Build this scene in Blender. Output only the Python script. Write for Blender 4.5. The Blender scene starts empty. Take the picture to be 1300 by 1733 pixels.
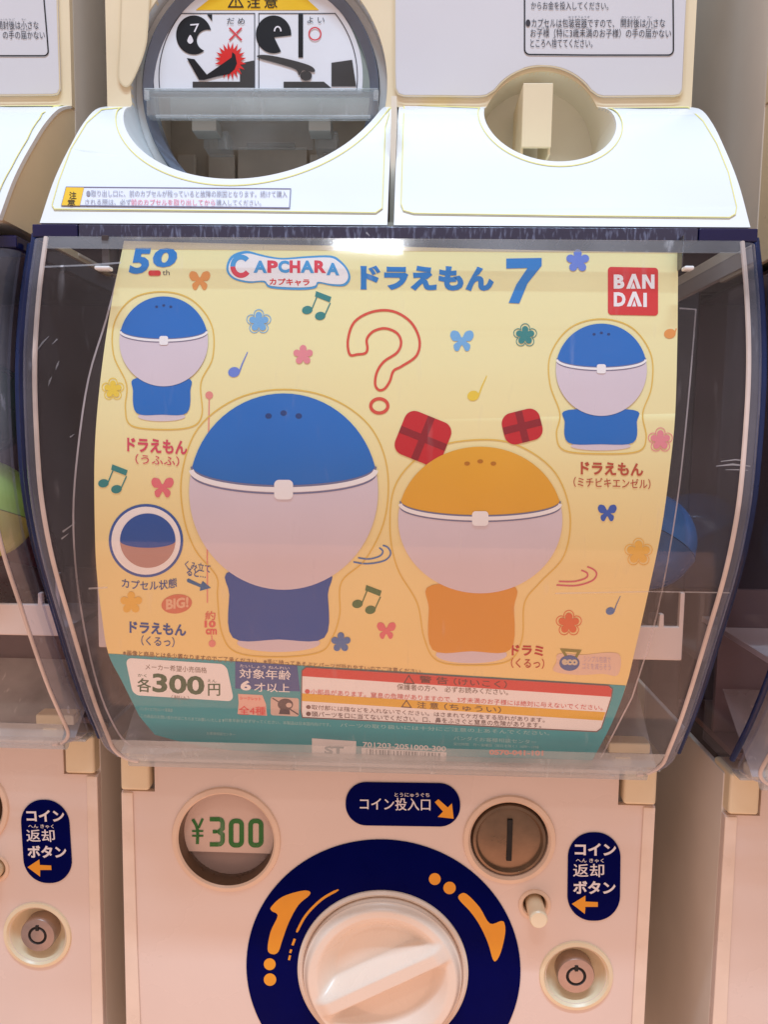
import bpy, bmesh, math, random
import numpy as np
from mathutils import Matrix, Vector, geometry
random.seed(4)
SC = bpy.context.scene
COL = SC.collection
# ---------------------------------------------------------------- camera
CAMX, PITCH, YAW, ROLL, FPX = .0093, .10137, .03028, .01429, 1300.
_cp, _sp = math.cos(PITCH), math.sin(PITCH)
_F = np.array([-math.sin(YAW)*_cp, math.cos(YAW)*_cp, -_sp])
_R0 = np.array([math.cos(YAW), math.sin(YAW), 0.])
_U0 = np.cross(_R0, _F)
_R = math.cos(ROLL)*_R0+math.sin(ROLL)*_U0
_U = -math.sin(ROLL)*_R0+math.cos(ROLL)*_U0
cam = bpy.data.cameras.new('camera')
cam.sensor_fit = 'HORIZONTAL'; cam.sensor_width = 36; cam.lens = 36*FPX/1300
cam.clip_start = .01; cam.clip_end = 50
camo = bpy.data.objects.new('camera', cam); COL.objects.link(camo)
M = Matrix.Identity(4)
for i in range(3):
    M[i][0], M[i][1], M[i][2] = _R[i], _U[i], -_F[i]
M[0][3] = CAMX
camo.matrix_world = M
SC.camera = camo
# ---------------------------------------------------------------- light
SC.view_settings.view_transform = 'Standard'; SC.view_settings.look = 'None'
SC.view_settings.exposure = .06; SC.view_settings.gamma = 1
W = bpy.data.worlds.new('World'); SC.world = W; W.use_nodes = True
bg = W.node_tree.nodes['Background']; bg.inputs[0].default_value = (1, .73, .64, 1); bg.inputs[1].default_value = .54

def area(name, loc, target, sx, sy, power, color):
    l = bpy.data.lights.new(name, 'AREA'); l.shape = 'RECTANGLE'; l.size = sx; l.size_y = sy
    l.energy = power; l.color = color
    o = bpy.data.objects.new(name, l); COL.objects.link(o); o.location = loc
    o.rotation_euler = (Vector(target)-Vector(loc)).to_track_quat('-Z', 'Y').to_euler()
    return o
area('ceiling_tube_light', (0, -.40, 1.95), (0, .4, -.1), 1.3, .05, 46, (.46, .68, .90))
area('ceiling_spot_light', (-.13, -1.06, 1.88), (0, .33, .07), .22, .09, 3.6, (.95, .97, 1))
area('low_warm_fill', (0, .02, -.80), (0, .4, -.28), .9, .6, 2.0, (1, .47, .28))  # warm fill added from below for bounced light, no lamp stands there

# ---------------------------------------------------------------- materials
def srgb(r, g, b):
    f = lambda c: (c/255/12.92) if c/255 <= .04045 else ((c/255+.055)/1.055)**2.4
    return (f(r), f(g), f(b), 1)
_mats = {}
def mat(name, col, rough=.4, spec=.5, noise=.05, nscale=60, bump=.0, bscale=400, metal=0, coat=0):
    if name in _mats: return _mats[name]
    m = bpy.data.materials.new(name); m.use_nodes = True; nt = m.node_tree; b = nt.nodes['Principled BSDF']
    c = col if len(col) == 4 else srgb(*col)
    b.inputs['Roughness'].default_value = rough; b.inputs['Specular IOR Level'].default_value = spec
    b.inputs['Metallic'].default_value = metal
    b.inputs['Coat Weight'].default_value = coat; b.inputs['Coat Roughness'].default_value = .08
    tc = nt.nodes.new('ShaderNodeTexCoord')
    n = nt.nodes.new('ShaderNodeTexNoise'); n.inputs['Scale'].default_value = nscale; n.inputs['Detail'].default_value = 6
    nt.links.new(tc.outputs['Object'], n.inputs['Vector'])
    mp = nt.nodes.new('ShaderNodeMapRange'); mp.inputs[1].default_value = .3; mp.inputs[2].default_value = .7
    mp.inputs[3].default_value = 1-noise; mp.inputs[4].default_value = 1+noise
    nt.links.new(n.outputs['Fac'], mp.inputs[0])
    mx = nt.nodes.new('ShaderNodeVectorMath'); mx.operation = 'SCALE'; mx.inputs[0].default_value = c[:3]
    nt.links.new(mp.outputs[0], mx.inputs['Scale']); nt.links.new(mx.outputs[0], b.inputs['Base Color'])
    rr = nt.nodes.new('ShaderNodeMapRange'); rr.inputs[1].default_value = .3; rr.inputs[2].default_value = .7
    rr.inputs[3].default_value = rough*.85; rr.inputs[4].default_value = min(1, rough*1.2)
    nt.links.new(n.outputs['Fac'], rr.inputs[0]); nt.links.new(rr.outputs[0], b.inputs['Roughness'])
    if bump:
        n2 = nt.nodes.new('ShaderNodeTexNoise'); n2.inputs['Scale'].default_value = bscale; n2.inputs['Detail'].default_value = 3
        nt.links.new(tc.outputs['Object'], n2.inputs['Vector'])
        bp = nt.nodes.new('ShaderNodeBump'); bp.inputs['Strength'].default_value = bump; bp.inputs['Distance'].default_value = .0005
        nt.links.new(n2.outputs['Fac'], bp.inputs['Height']); nt.links.new(bp.outputs[0], b.inputs['Normal'])
    _mats[name] = m; return m

def clear(name, tint=(1, 1, 1), haze=.05, hazecol=(.9, .9, .92), gloss=.12, rough=.05, scratch=.25, edge=.5):
    """thin clear plastic: see-through, grazing gloss, a little scattered dust and scratches"""
    if name in _mats: return _mats[name]
    m = bpy.data.materials.new(name); m.use_nodes = True; nt = m.node_tree; nt.nodes.clear()
    N = nt.nodes.new; L = nt.links.new
    out = N('ShaderNodeOutputMaterial'); tr = N('ShaderNodeBsdfTransparent'); tr.inputs[0].default_value = (*tint, 1)
    df = N('ShaderNodeBsdfDiffuse'); df.inputs[0].default_value = (*hazecol, 1)
    gl = N('ShaderNodeBsdfGlossy'); gl.inputs['Roughness'].default_value = rough; gl.inputs[0].default_value = (1, 1, 1, 1)
    tc = N('ShaderNodeTexCoord')
    mpn = N('ShaderNodeMapping'); mpn.inputs['Rotation'].default_value = (0, .55, 0); mpn.inputs['Scale'].default_value = (55, 30, 9)
    L(tc.outputs['Object'], mpn.inputs[0])
    n1 = N('ShaderNodeTexNoise'); n1.inputs['Scale'].default_value = 3.5; n1.inputs['Detail'].default_value = 5; L(mpn.outputs[0], n1.inputs['Vector'])
    s = N('ShaderNodeMapRange'); s.inputs[1].default_value = .64; s.inputs[2].default_value = .74; s.inputs[3].default_value = 0; s.inputs[4].default_value = scratch
    L(n1.outputs['Fac'], s.inputs[0])
    n2 = N('ShaderNodeTexNoise'); n2.inputs['Scale'].default_value = 14; n2.inputs['Detail'].default_value = 5; L(tc.outputs['Object'], n2.inputs['Vector'])
    h = N('ShaderNodeMapRange'); h.inputs[1].default_value = .35; h.inputs[2].default_value = .7; h.inputs[3].default_value = haze*.4; h.inputs[4].default_value = haze*1.7
    L(n2.outputs['Fac'], h.inputs[0])
    lw = N('ShaderNodeLayerWeight'); lw.inputs[0].default_value = .35
    pw = N('ShaderNodeMath'); pw.operation = 'POWER'; L(lw.outputs['Facing'], pw.inputs[0]); pw.inputs[1].default_value = 2.5
    eh = N('ShaderNodeMath'); eh.operation = 'MULTIPLY'; L(pw.outputs[0], eh.inputs[0]); eh.inputs[1].default_value = edge
    a1 = N('ShaderNodeMath'); a1.operation = 'ADD'; L(s.outputs[0], a1.inputs[0]); L(h.outputs[0], a1.inputs[1])
    a2 = N('ShaderNodeMath'); a2.operation = 'ADD'; a2.use_clamp = True; L(a1.outputs[0], a2.inputs[0]); L(eh.outputs[0], a2.inputs[1])
    m1 = N('ShaderNodeMixShader'); L(a2.outputs[0], m1.inputs[0]); L(tr.outputs[0], m1.inputs[1]); L(df.outputs[0], m1.inputs[2])
    lf = N('ShaderNodeLayerWeight'); lf.inputs[0].default_value = .5
    p5 = N('ShaderNodeMath'); p5.operation = 'POWER'; L(lf.outputs['Facing'], p5.inputs[0]); p5.inputs[1].default_value = 5
    fm = N('ShaderNodeMath'); fm.operation = 'MULTIPLY_ADD'; L(p5.outputs[0], fm.inputs[0]); fm.inputs[1].default_value = .7; fm.inputs[2].default_value = gloss*.07; fm.use_clamp = True
    m2 = N('ShaderNodeMixShader'); L(fm.outputs[0], m2.inputs[0]); L(m1.outputs[0], m2.inputs[1]); L(gl.outputs[0], m2.inputs[2])
    L(m2.outputs[0], out.inputs[0])
    _mats[name] = m; return m

CREAM = mat('cream plastic', (242, 224, 188), .32, .5, .03, 30, .03, 900)
CREAM2 = mat('aged cream plastic', (238, 232, 214), .4, .4, .06, 25, .04, 700)
LAV = mat('pale lilac panel plastic', (224, 221, 224), .38, .4, .02, 12, .02, 900)
LIPW = mat('white lip plastic', (240, 240, 238), .3, .5, .02, 20)
LIPS = mat('glossy white sheet', (238, 242, 248), .22, .5, .015, 15)
YLINE = mat('yellow edge print', (236, 224, 140), .5)
PANEL = mat('pink white panel plastic', (234, 215, 204), .26, .5, .045, 9, .02, 900)
NAVY = mat('navy print', (2, 8, 80), .3, .02, .05)
NAVYP = mat('navy plastic', (16, 22, 74), .2, .6, .1)
ORANGE = mat('orange print', (240, 160, 28), .4)
INKW = mat('white ink', (238, 232, 236), .5, .3)
INKK = mat('black ink', (22, 20, 24), .5, .3)
DARK = mat('black recess', (12, 10, 10), .6)
MARO = mat('dark interior plastic', (58, 40, 44), .5, .2, .35, 18)
BROWN = mat('brown smoked plastic', (104, 80, 62), .3, .5, .15, 50)
TRAY = mat('beige tray plastic', (238, 212, 196), .4, .4, .05, 20)
MAUVE = mat('mauve inner wall plastic', (120, 94, 90), .45, .4, .15, 16)
GREYB = mat('grey beige side plastic', (234, 225, 212), .5, .35, .08, 10, .03, 500)
CHAM = mat('grey brown chamber plastic', (206, 196, 180), .5, .35, .15, 30)
WARMG = mat('warm grey plastic', (170, 164, 152), .4, .4, .08, 30)
METAL = mat('worn lock metal', (168, 152, 146), .32, .5, .15, 120, metal=.8)
COINM = mat('bronze coin plate', (128, 106, 86), .3, .5, .2, 70, .1, 500, metal=.6)
KNOB = mat('ivory knob plastic', (244, 226, 208), .27, .5, .03, 30)
ROD = mat('ivory rod plastic', (246, 230, 196), .3)
COVER = clear('clear cover plastic', (1, 1, 1), .010, (.80, .76, .80), .26, .05, .05, .06)
SIDEC = clear('clear side plastic', (.9, .9, .95), .03, (.72, .7, .78), .12, .08, .05, .1)
RIMC = clear('blue grey rim plastic', (.80, .84, .95), .13, (.62, .66, .80), .5, .08, .3, .25)
RIMH = clear('painted rim highlight', (.95, .9, .88), .62, (.92, .80, .74), .4, .1, .3, .3)
HAZY = clear('hazy clear plastic', (.9, .92, .93), .30, (.74, .76, .76), .3, .12, .35, .5)
TOPH = clear('hazy top edge plastic', (.96, .97, .98), .13, (.66, .68, .72), .25, .1, .35, .3)
BLUEC = clear('blue tinted rim plastic', (.25, .32, .6), .55, (.03, .05, .15), .3, .1, .1, .3)
GREYC = clear('grey clear plastic', (.92, .93, .93), .24, (.74, .75, .73), .3, .12, .35, .4)

# ---------------------------------------------------------------- object helpers
def tag(o, label=None, cat=None, group=None, kind=None):
    if label: o['label'] = label
    if cat: o['category'] = cat
    if group: o['group'] = group
    if kind: o['kind'] = kind
    return o
def thing(name, loc, label, cat, group=None):
    o = bpy.data.objects.new(name, None); COL.objects.link(o); o.location = loc; o.empty_display_size = .05
    return tag(o, label, cat, group)
def root_of(o):
    while o.parent: o = o.parent
    return o
def finish(name, me, m, parent=None, smooth=40, bevel=0, bseg=2):
    if parent is not None:
        L = root_of(parent).location
        me.transform(Matrix.Translation(-L))
    o = bpy.data.objects.new(name, me); COL.objects.link(o); o.parent = parent
    if m: me.materials.append(m)
    if smooth:
        for p in me.polygons: p.use_smooth = True
        me.set_sharp_from_angle(angle=math.radians(smooth))
    if bevel:
        b = o.modifiers.new('bevel', 'BEVEL'); b.width = bevel; b.segments = bseg; b.limit_method = 'ANGLE'; b.angle_limit = math.radians(50)
        b.harden_normals = True
    return o
def from_bm(name, bm, m, parent=None, **k):
    bmesh.ops.recalc_face_normals(bm, faces=bm.faces)
    me = bpy.data.meshes.new(name); bm.to_mesh(me); bm.free()
    return finish(name, me, m, parent, **k)
def box(bm, x0, x1, y0, y1, z0, z1, rot=None, c=None):
    v = [bm.verts.new((x, y, z)) for x in (x0, x1) for y in (y0, y1) for z in (z0, z1)]
    for f in ((0, 1, 3, 2), (4, 6, 7, 5), (0, 4, 5, 1), (2, 3, 7, 6), (0, 2, 6, 4), (1, 5, 7, 3)):
        bm.faces.new([v[i] for i in f])
    if rot is not None: bmesh.ops.rotate(bm, verts=v, cent=c or ((x0+x1)/2, (y0+y1)/2, (z0+z1)/2), matrix=rot)
    return v
def boxo(name, x0, x1, y0, y1, z0, z1, m, parent=None, bevel=.0008, **k):
    bm = bmesh.new(); box(bm, x0, x1, y0, y1, z0, z1, **k); return from_bm(name, bm, m, parent, bevel=bevel)
def lathe(name, prof, cx, cz, m, parent=None, n=72, smooth=35, tilt=None):
    """prof: (radius, Y) from outside in, axis along Y"""
    bm = bmesh.new(); rings = []
    for r, y in prof:
        if r < 1e-6: rings.append([bm.verts.new((cx, y, cz))])
        else: rings.append([bm.verts.new((cx+r*math.cos(2*math.pi*i/n), y, cz+r*math.sin(2*math.pi*i/n))) for i in range(n)])
    for a, b in zip(rings, rings[1:]):
        for i in range(n):
            j = (i+1) % n
            if len(b) == 1: bm.faces.new((a[i], a[j], b[0]))
            elif len(a) == 1: bm.faces.new((a[0], b[j], b[i]))
            else: bm.faces.new((a[i], a[j], b[j], b[i]))
    return from_bm(name, bm, m, parent, smooth=smooth)
def tube(name, pts, r, m, parent=None, n=10):
    bm = bmesh.new(); rings = []
    pts = [Vector(p) for p in pts]
    for i, p in enumerate(pts):
        t = (pts[min(i+1, len(pts)-1)]-pts[max(i-1, 0)]).normalized()
        a = t.cross(Vector((1, 0, 0)) if abs(t.x) < .9 else Vector((0, 0, 1))).normalized(); b = t.cross(a)
        rr = r[i] if isinstance(r, (list, tuple)) else r
        rings.append([bm.verts.new(p+(a*math.cos(2*math.pi*k/n)+b*math.sin(2*math.pi*k/n))*rr) for k in range(n)])
    for a, b in zip(rings, rings[1:]):
        for k in range(n): bm.faces.new((a[k], a[(k+1) % n], b[(k+1) % n], b[k]))
    bm.faces.new(rings[0]); bm.faces.new(rings[-1])
    return from_bm(name, bm, m, parent)
def ball(name, c, r, m, parent=None, sq=(1, 1, 1), seg=40):
    bm = bmesh.new(); bmesh.ops.create_uvsphere(bm, u_segments=seg, v_segments=seg//2, radius=r)
    for v in bm.verts: v.co = Vector((v.co.x*sq[0], v.co.y*sq[1], v.co.z*sq[2]))+Vector(c)
    return from_bm(name, bm, m, parent, smooth=180)

# ---------------------------------------------------------------- surfaces: Y as a function of Z
def prof(pts):
    # smooth (monotone cubic style) interpolation over sorted points
    pts = sorted(pts); xs = np.array([p[0] for p in pts]); ys = np.array([p[1] for p in pts])
    d = np.diff(ys)/np.diff(xs); m = np.zeros(len(xs)); m[0] = d[0]; m[-1] = d[-1]; m[1:-1] = (d[:-1]+d[1:])/2
    def f(z):
        z = np.asarray(z, float); zc = np.clip(z, xs[0], xs[-1]); i = np.clip(np.searchsorted(xs, zc)-1, 0, len(xs)-2)
        h = xs[i+1]-xs[i]; t = (zc-xs[i])/h
        v = (2*t**3-3*t**2+1)*ys[i]+(t**3-2*t**2+t)*h*m[i]+(-2*t**3+3*t**2)*ys[i+1]+(t**3-t**2)*h*m[i+1]
        return v+np.where(z < xs[0], m[0]*(z-xs[0]), 0)+np.where(z > xs[-1], m[-1]*(z-xs[-1]), 0)
    return f
def plane(y): return lambda z: np.full_like(np.asarray(z, float), y)
FY = .4133                               # front plane of the cabinets
BOXP = prof([(.085, .331), (.056, .3215), (.028, .316), (-.003, .3155), (-.028, .3178), (-.054, .3255), (-.083, .3395), (-.135, .367), (-.1735, .392), (-.178, .3945)])
LIPP = prof([(.0875, .3345), (.11, .3495), (.13, .3665), (.1485, .3845), (.1605, .400), (.1665, FY-.001)])
CARDP = prof([(.090, .3360), (.075, .3343), (.05, .3312), (.02, .3285), (-.015, .3282), (-.05, .335), (-.08, .3465), (-.113, .3605), (-.14, .377), (-.17, .3985)])

def unproj(V, surf, off=0.):
    V = np.asarray(V, float)
    d = _F[None]+((V[:, 0]-650)/FPX)[:, None]*_R[None]+((866.5-V[:, 1])/FPX)[:, None]*_U[None]
    ks = np.linspace(.2, .8, 61); n = len(V); lo = np.full(n, .2); hi = np.full(n, .8); found = np.zeros(n, bool)
    g = lambda k: k*d[:, 1]-(surf(k*d[:, 2])-off)
    prev = g(np.full(n, ks[0]))
    for a, b in zip(ks, ks[1:]):
        cur = g(np.full(n, b)); hit = (~found) & (prev <= 0) & (cur > 0)
        lo[hit] = a; hi[hit] = b; found |= hit; prev = cur
    for _ in range(36):
        mid = (lo+hi)/2; neg = g(mid) <= 0; lo = np.where(neg, mid, lo); hi = np.where(neg, hi, mid)
    k = (lo+hi)/2
    return np.stack([CAMX+k*d[:, 0], k*d[:, 1], k*d[:, 2]], 1)
def P(x, y, Y):                           # picture point on the plane at depth Y
    return unproj([(x, y)], plane(Y))[0]

# ---------------------------------------------------------------- flat shapes (x right, y down)
def g_poly(pts, holes=()):
    loops = [[Vector((p[0], p[1], 0)) for p in pts]]+[[Vector((p[0], p[1], 0)) for p in h] for h in holes]
    V = [(v.x, v.y) for l in loops for v in l]
    if holes:
        bm = bmesh.new(); es = []
        for l in loops:
            vs = [bm.verts.new(v) for v in l]; es += [bm.edges.new((vs[i], vs[(i+1) % len(vs)])) for i in range(len(vs))]
        bmesh.ops.triangle_fill(bm, edges=es, use_beauty=True, use_dissolve=False, normal=(0, 0, 1))
        bm.verts.index_update(); tris = [tuple(v.index for v in f.verts) for f in bm.faces]; V = [(v.co.x, v.co.y) for v in bm.verts]; bm.free()
        return (V, tris)
    return (V, [tuple(t) for t in geometry.tessellate_polygon(loops)])
def arc(cx, cy, rx, ry, a0, a1, n=24):
    return [(cx+rx*math.cos(math.radians(a0+(a1-a0)*i/n)), cy+ry*math.sin(math.radians(a0+(a1-a0)*i/n))) for i in range(n+1)]
def ell(cx, cy, rx, ry=None, n=48, rot=0):
    ry = ry or rx; c, s = math.cos(math.radians(rot)), math.sin(math.radians(rot)); o = []
    for i in range(n):
        a = 2*math.pi*i/n; x, y = rx*math.cos(a), ry*math.sin(a); o.append((cx+c*x-s*y, cy+s*x+c*y))
    return o
def g_ell(cx, cy, rx, ry=None, n=48, rot=0): return g_poly(ell(cx, cy, rx, ry, n, rot))
def rrect(x0, y0, x1, y1, r, slope=0, n=7, shear=0):
    p = arc(x1-r, y0+r, r, r, -90, 0, n)+arc(x1-r, y1-r, r, r, 0, 90, n)+arc(x0+r, y1-r, r, r, 90, 180, n)+arc(x0+r, y0+r, r, r, 180, 270, n)
    return [(x+shear*(y-y0), y+slope*(x-x0)) for x, y in p]
def stroke(pts, w, closed=False):
    P_ = [Vector(p[:2]) for p in pts]; n = len(P_); L, R_ = [], []
    for i, p in enumerate(P_):
        a = P_[(i-1) % n] if (i or closed) else p; b = P_[(i+1) % n] if (i < n-1 or closed) else p
        d1 = (p-a); d2 = (b-p); d1 = d1.normalized() if d1.length > 1e-9 else None; d2 = d2.normalized() if d2.length > 1e-9 else None
        t = (d1 or d2)+(d2 or d1); t = t.normalized() if t.length > 1e-6 else (d1 or d2)
        nn = Vector((-t.y, t.x)); c = max(.4, abs(nn.dot(Vector((-(d2 or d1).y, (d2 or d1).x)))))
        ww = (w[i] if isinstance(w, (list, tuple)) else w)/2/c
        L.append(tuple(p+nn*ww)); R_.append(tuple(p-nn*ww))
    V = L+R_; F = [(i, (i+1) % n, n+(i+1) % n, n+i) for i in range(n if closed else n-1)]
    return (V, F)
def g_ring(cx, cy, rx, ry, w, n=56): return stroke(ell(cx, cy, rx, ry, n), w, True)
def g_text(body, x0, y0, x1, y1, slope=0, bold=0., shear=0, extra=None):
    kanji = any(ord(ch) > 0x4e00 for ch in body); heavy = bold if kanji else 0
    if kanji: bold = 0
    c = bpy.data.curves.new('lettering', 'FONT'); c.body = body; c.offset = bold; c.resolution_u = 3
    o = bpy.data.objects.new('lettering', c); COL.objects.link(o)
    dg = bpy.context.evaluated_depsgraph_get(); me = bpy.data.meshes.new_from_object(o.evaluated_get(dg))
    V = np.array([v.co[:2] for v in me.vertices]) if len(me.vertices) else np.zeros((1, 2)); F = [tuple(p.vertices) for p in me.polygons]
    bpy.data.objects.remove(o); bpy.data.curves.remove(c); bpy.data.meshes.remove(me)
    mn, mx = V.min(0), V.max(0); u = (V-mn)/np.maximum(mx-mn, 1e-6); u[:, 1] = 1-u[:, 1]
    X = x0+u[:, 0]*(x1-x0); Y = y0+u[:, 1]*(y1-y0)
    if extra: X, Y = extra(X, Y)
    Q = np.stack([X+shear*(Y-y0), Y+slope*(X-x0), X*0], 1)
    if heavy > .015:                       # a second impression beside the first thickens the strokes
        d = heavy*(y1-y0)*.85; Q2 = Q+[d, 0, 1]; Q3 = Q+[d/2, d*.5, 2]; n = len(Q)
        return (np.concatenate([Q, Q2, Q3]).tolist(), F+[tuple(i+n for i in t) for t in F]+[tuple(i+2*n for i in t) for t in F])
    return (Q.tolist(), F)
def g_star(cx, cy, r, petals=5, rot=-90, inner=.52, n=50):
    o = []
    for i in range(n):
        a = 2*math.pi*i/n; k = abs(math.cos(petals*a/2)); rr = r*(inner+(1-inner)*k**.7)
        o.append((cx+rr*math.cos(a+math.radians(rot)), cy+rr*math.sin(a+math.radians(rot))))
    return g_poly(o)
def merge(gs):
    V, F = [], []
    for v, f in gs:
        k = len(V); V += [(p[0], p[1], p[2] if len(p) > 2 else 0.) for p in v]; F += [tuple(i+k for i in t) for t in f]
    return V, F
def cut_rows(bm, lo, hi, step, axis=1):
    z = math.ceil(lo/step)*step
    while z < hi:
        co = [0, 0, 0]; no = [0, 0, 0]; co[axis] = z+1e-4; no[axis] = 1
        bmesh.ops.bisect_plane(bm, geom=bm.verts[:]+bm.edges[:]+bm.faces[:], plane_co=co, plane_no=no, dist=1e-7)
        z += step
def decal(name, gs, surf, off, m, parent, curved=True, label=None, kind=None, thick=0, smooth=0):
    """flat print drawn in the picture plane's outline and laid on a real surface"""
    V, F = merge(gs); bm = bmesh.new(); vs = [bm.verts.new(p) for p in V]
    for f in F:
        try: bm.faces.new([vs[i] for i in f])
        except ValueError: pass
    if curved:
        ys = [p[1] for p in V]; cut_rows(bm, min(ys), max(ys), 14)
    bm.verts.ensure_lookup_table(); Q = np.array([v.co[:2] for v in bm.verts]); W3 = unproj(Q, surf, off); W3[:, 1] -= np.array([v.co.z for v in bm.verts])*1.5e-5
    if thick:
        W2 = W3.copy(); W2[:, 1] += thick; solid(bm, W3, W2)
    else:
        for v, w in zip(bm.verts, W3): v.co = w
        bmesh.ops.remove_doubles(bm, verts=bm.verts, dist=1e-7)
        for f in bm.faces:
            f.normal_update()
            if f.normal.y > 0: f.normal_flip()
        me = bpy.data.meshes.new(name); bm.to_mesh(me); bm.free()
        o = finish(name, me, m, parent, smooth=60 if curved else 0)
        return tag(o, label, kind=kind)
    o = from_bm(name, bm, m, parent, smooth=45)
    return tag(o, label, kind=kind)
def solid(bm, A, B):
    """front verts get coordinates A, a copy gets B; the rim is closed"""
    bm.verts.ensure_lookup_table(); vs = bm.verts[:]; faces = bm.faces[:]; bm.edges.index_update()
    bd = [(e.verts[0], e.verts[1]) for e in bm.edges if len(e.link_faces) == 1]
    back = {v: bm.verts.new(tuple(b)) for v, b in zip(vs, B)}
    for v, a in zip(vs, A): v.co = tuple(a)
    for f in faces:
        try: bm.faces.new([back[v] for v in reversed(f.verts)])
        except ValueError: pass
    for a, b in bd: bm.faces.new((a, b, back[b], back[a]))
def sheet(name, outline, holes, surf, thick, m, parent, bevel=.0008, curved=True, off=0, label=None, step=.003):
    """plate drawn in X,Z and laid over the surface Y(Z), with real thickness"""
    V, F = g_poly(outline, holes); bm = bmesh.new(); vs = [bm.verts.new((x, z, 0)) for x, z in V]
    for f in F: bm.faces.new([vs[i] for i in f])
    if curved: cut_rows(bm, min(p[1] for p in V), max(p[1] for p in V), step)
    bm.verts.ensure_lookup_table(); X = np.array([v.co[0] for v in bm.verts]); Z = np.array([v.co[1] for v in bm.verts]); Y = surf(Z)-off
    solid(bm, np.stack([X, Y, Z], 1), np.stack([X, Y+thick, Z], 1))
    bmesh.ops.triangulate(bm, faces=[f for f in bm.faces if len(f.verts) > 4]) if curved else None
    return tag(from_bm(name, bm, m, parent, bevel=bevel), label)
def circ(cx, cz, r, n=72, a0=0, a1=360):
    return [(cx+r*math.cos(math.radians(a0+(a1-a0)*i/n)), cz+r*math.sin(math.radians(a0+(a1-a0)*i/n))) for i in range(n if a1-a0 == 360 else n+1)]
def spl(pts, closed=False, n=6):
    P_ = [Vector(p) for p in pts]; N = len(P_); o = []
    for i in range(N if closed else N-1):
        p0 = P_[(i-1) % N] if (closed or i > 0) else P_[i]; p1 = P_[i]; p2 = P_[(i+1) % N]; p3 = P_[(i+2) % N] if (closed or i+2 < N) else P_[i+1]
        for k in range(n):
            t = k/n
            o.append(tuple(.5*((2*p1)+(p2-p0)*t+(2*p0-5*p1+4*p2-p3)*t*t+(3*p1-p0-3*p2+p3)*t**3)))
    if not closed: o.append(tuple(P_[-1]))
    return o
def ink(name, rgb, rough=.45): return mat(name, rgb, rough, .35, .02, 40)

# ================================================================ setting
boxo('back_wall', -1.2, 1.2, .80, .83, -.9, .9, mat('dark shop wall', (40, 30, 28), .8), None, 0)['kind'] = 'structure'

# ================================================================ upper machine
CBX, CBZ, CBR = -.0712, .1775, .0665           # the big round outlet
hb = unproj([(925, 268)], LIPP)[0]
PT = P(919, 121, FY); CSX, CSR = float(PT[0]), .0312; CSZ = float(PT[2])-CSR       # the small round hole of the lip
PSX, PSZ, PSR = CSX, CSZ, CSR
TOPZ = .1660

def bore(name, cx, cz, r, back, m, parent, a0=0, a1=360, lim=TOPZ, y0=None):
    """inner wall of a round hole that starts at the front surface"""
    n = 96; bm = bmesh.new(); A, B = [], []
    for i in range(n+1):
        a = math.radians(a0+(a1-a0)*i/n); x, z = cx+r*math.cos(a), cz+r*math.sin(a)
        y = float(LIPP(z))+.001 if z < lim else FY+.001
        if y0 is not None: y = max(y, y0)
        A.append(bm.verts.new((x, y, z))); B.append(bm.verts.new((x, back, z)))
    for i in range(n): bm.faces.new((A[i], A[i+1], B[i+1], B[i]))
    return from_bm(name, bm, m, parent)
def cheek(name, x0, x1, pr, z0, z1, back, dy, m, parent, bevel=0):
    zs = np.linspace(z0, z1, 26); ys = pr(zs)+dy; bm = bmesh.new()
    loops = []
    for x in (x0, x1):
        loops.append([bm.verts.new((x, float(y), float(z))) for y, z in zip(ys, zs)]+[bm.verts.new((x, back, z1)), bm.verts.new((x, back, z0))])
    a, b = loops; bm.faces.new(a); bm.faces.new(b[::-1]); n = len(a)
    for i in range(n): bm.faces.new((a[i], a[(i+1) % n], b[(i+1) % n], b[i]))
    bmesh.ops.triangulate(bm, faces=[f for f in bm.faces if len(f.verts) > 4])
    return from_bm(name, bm, m, parent, smooth=30)

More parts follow.
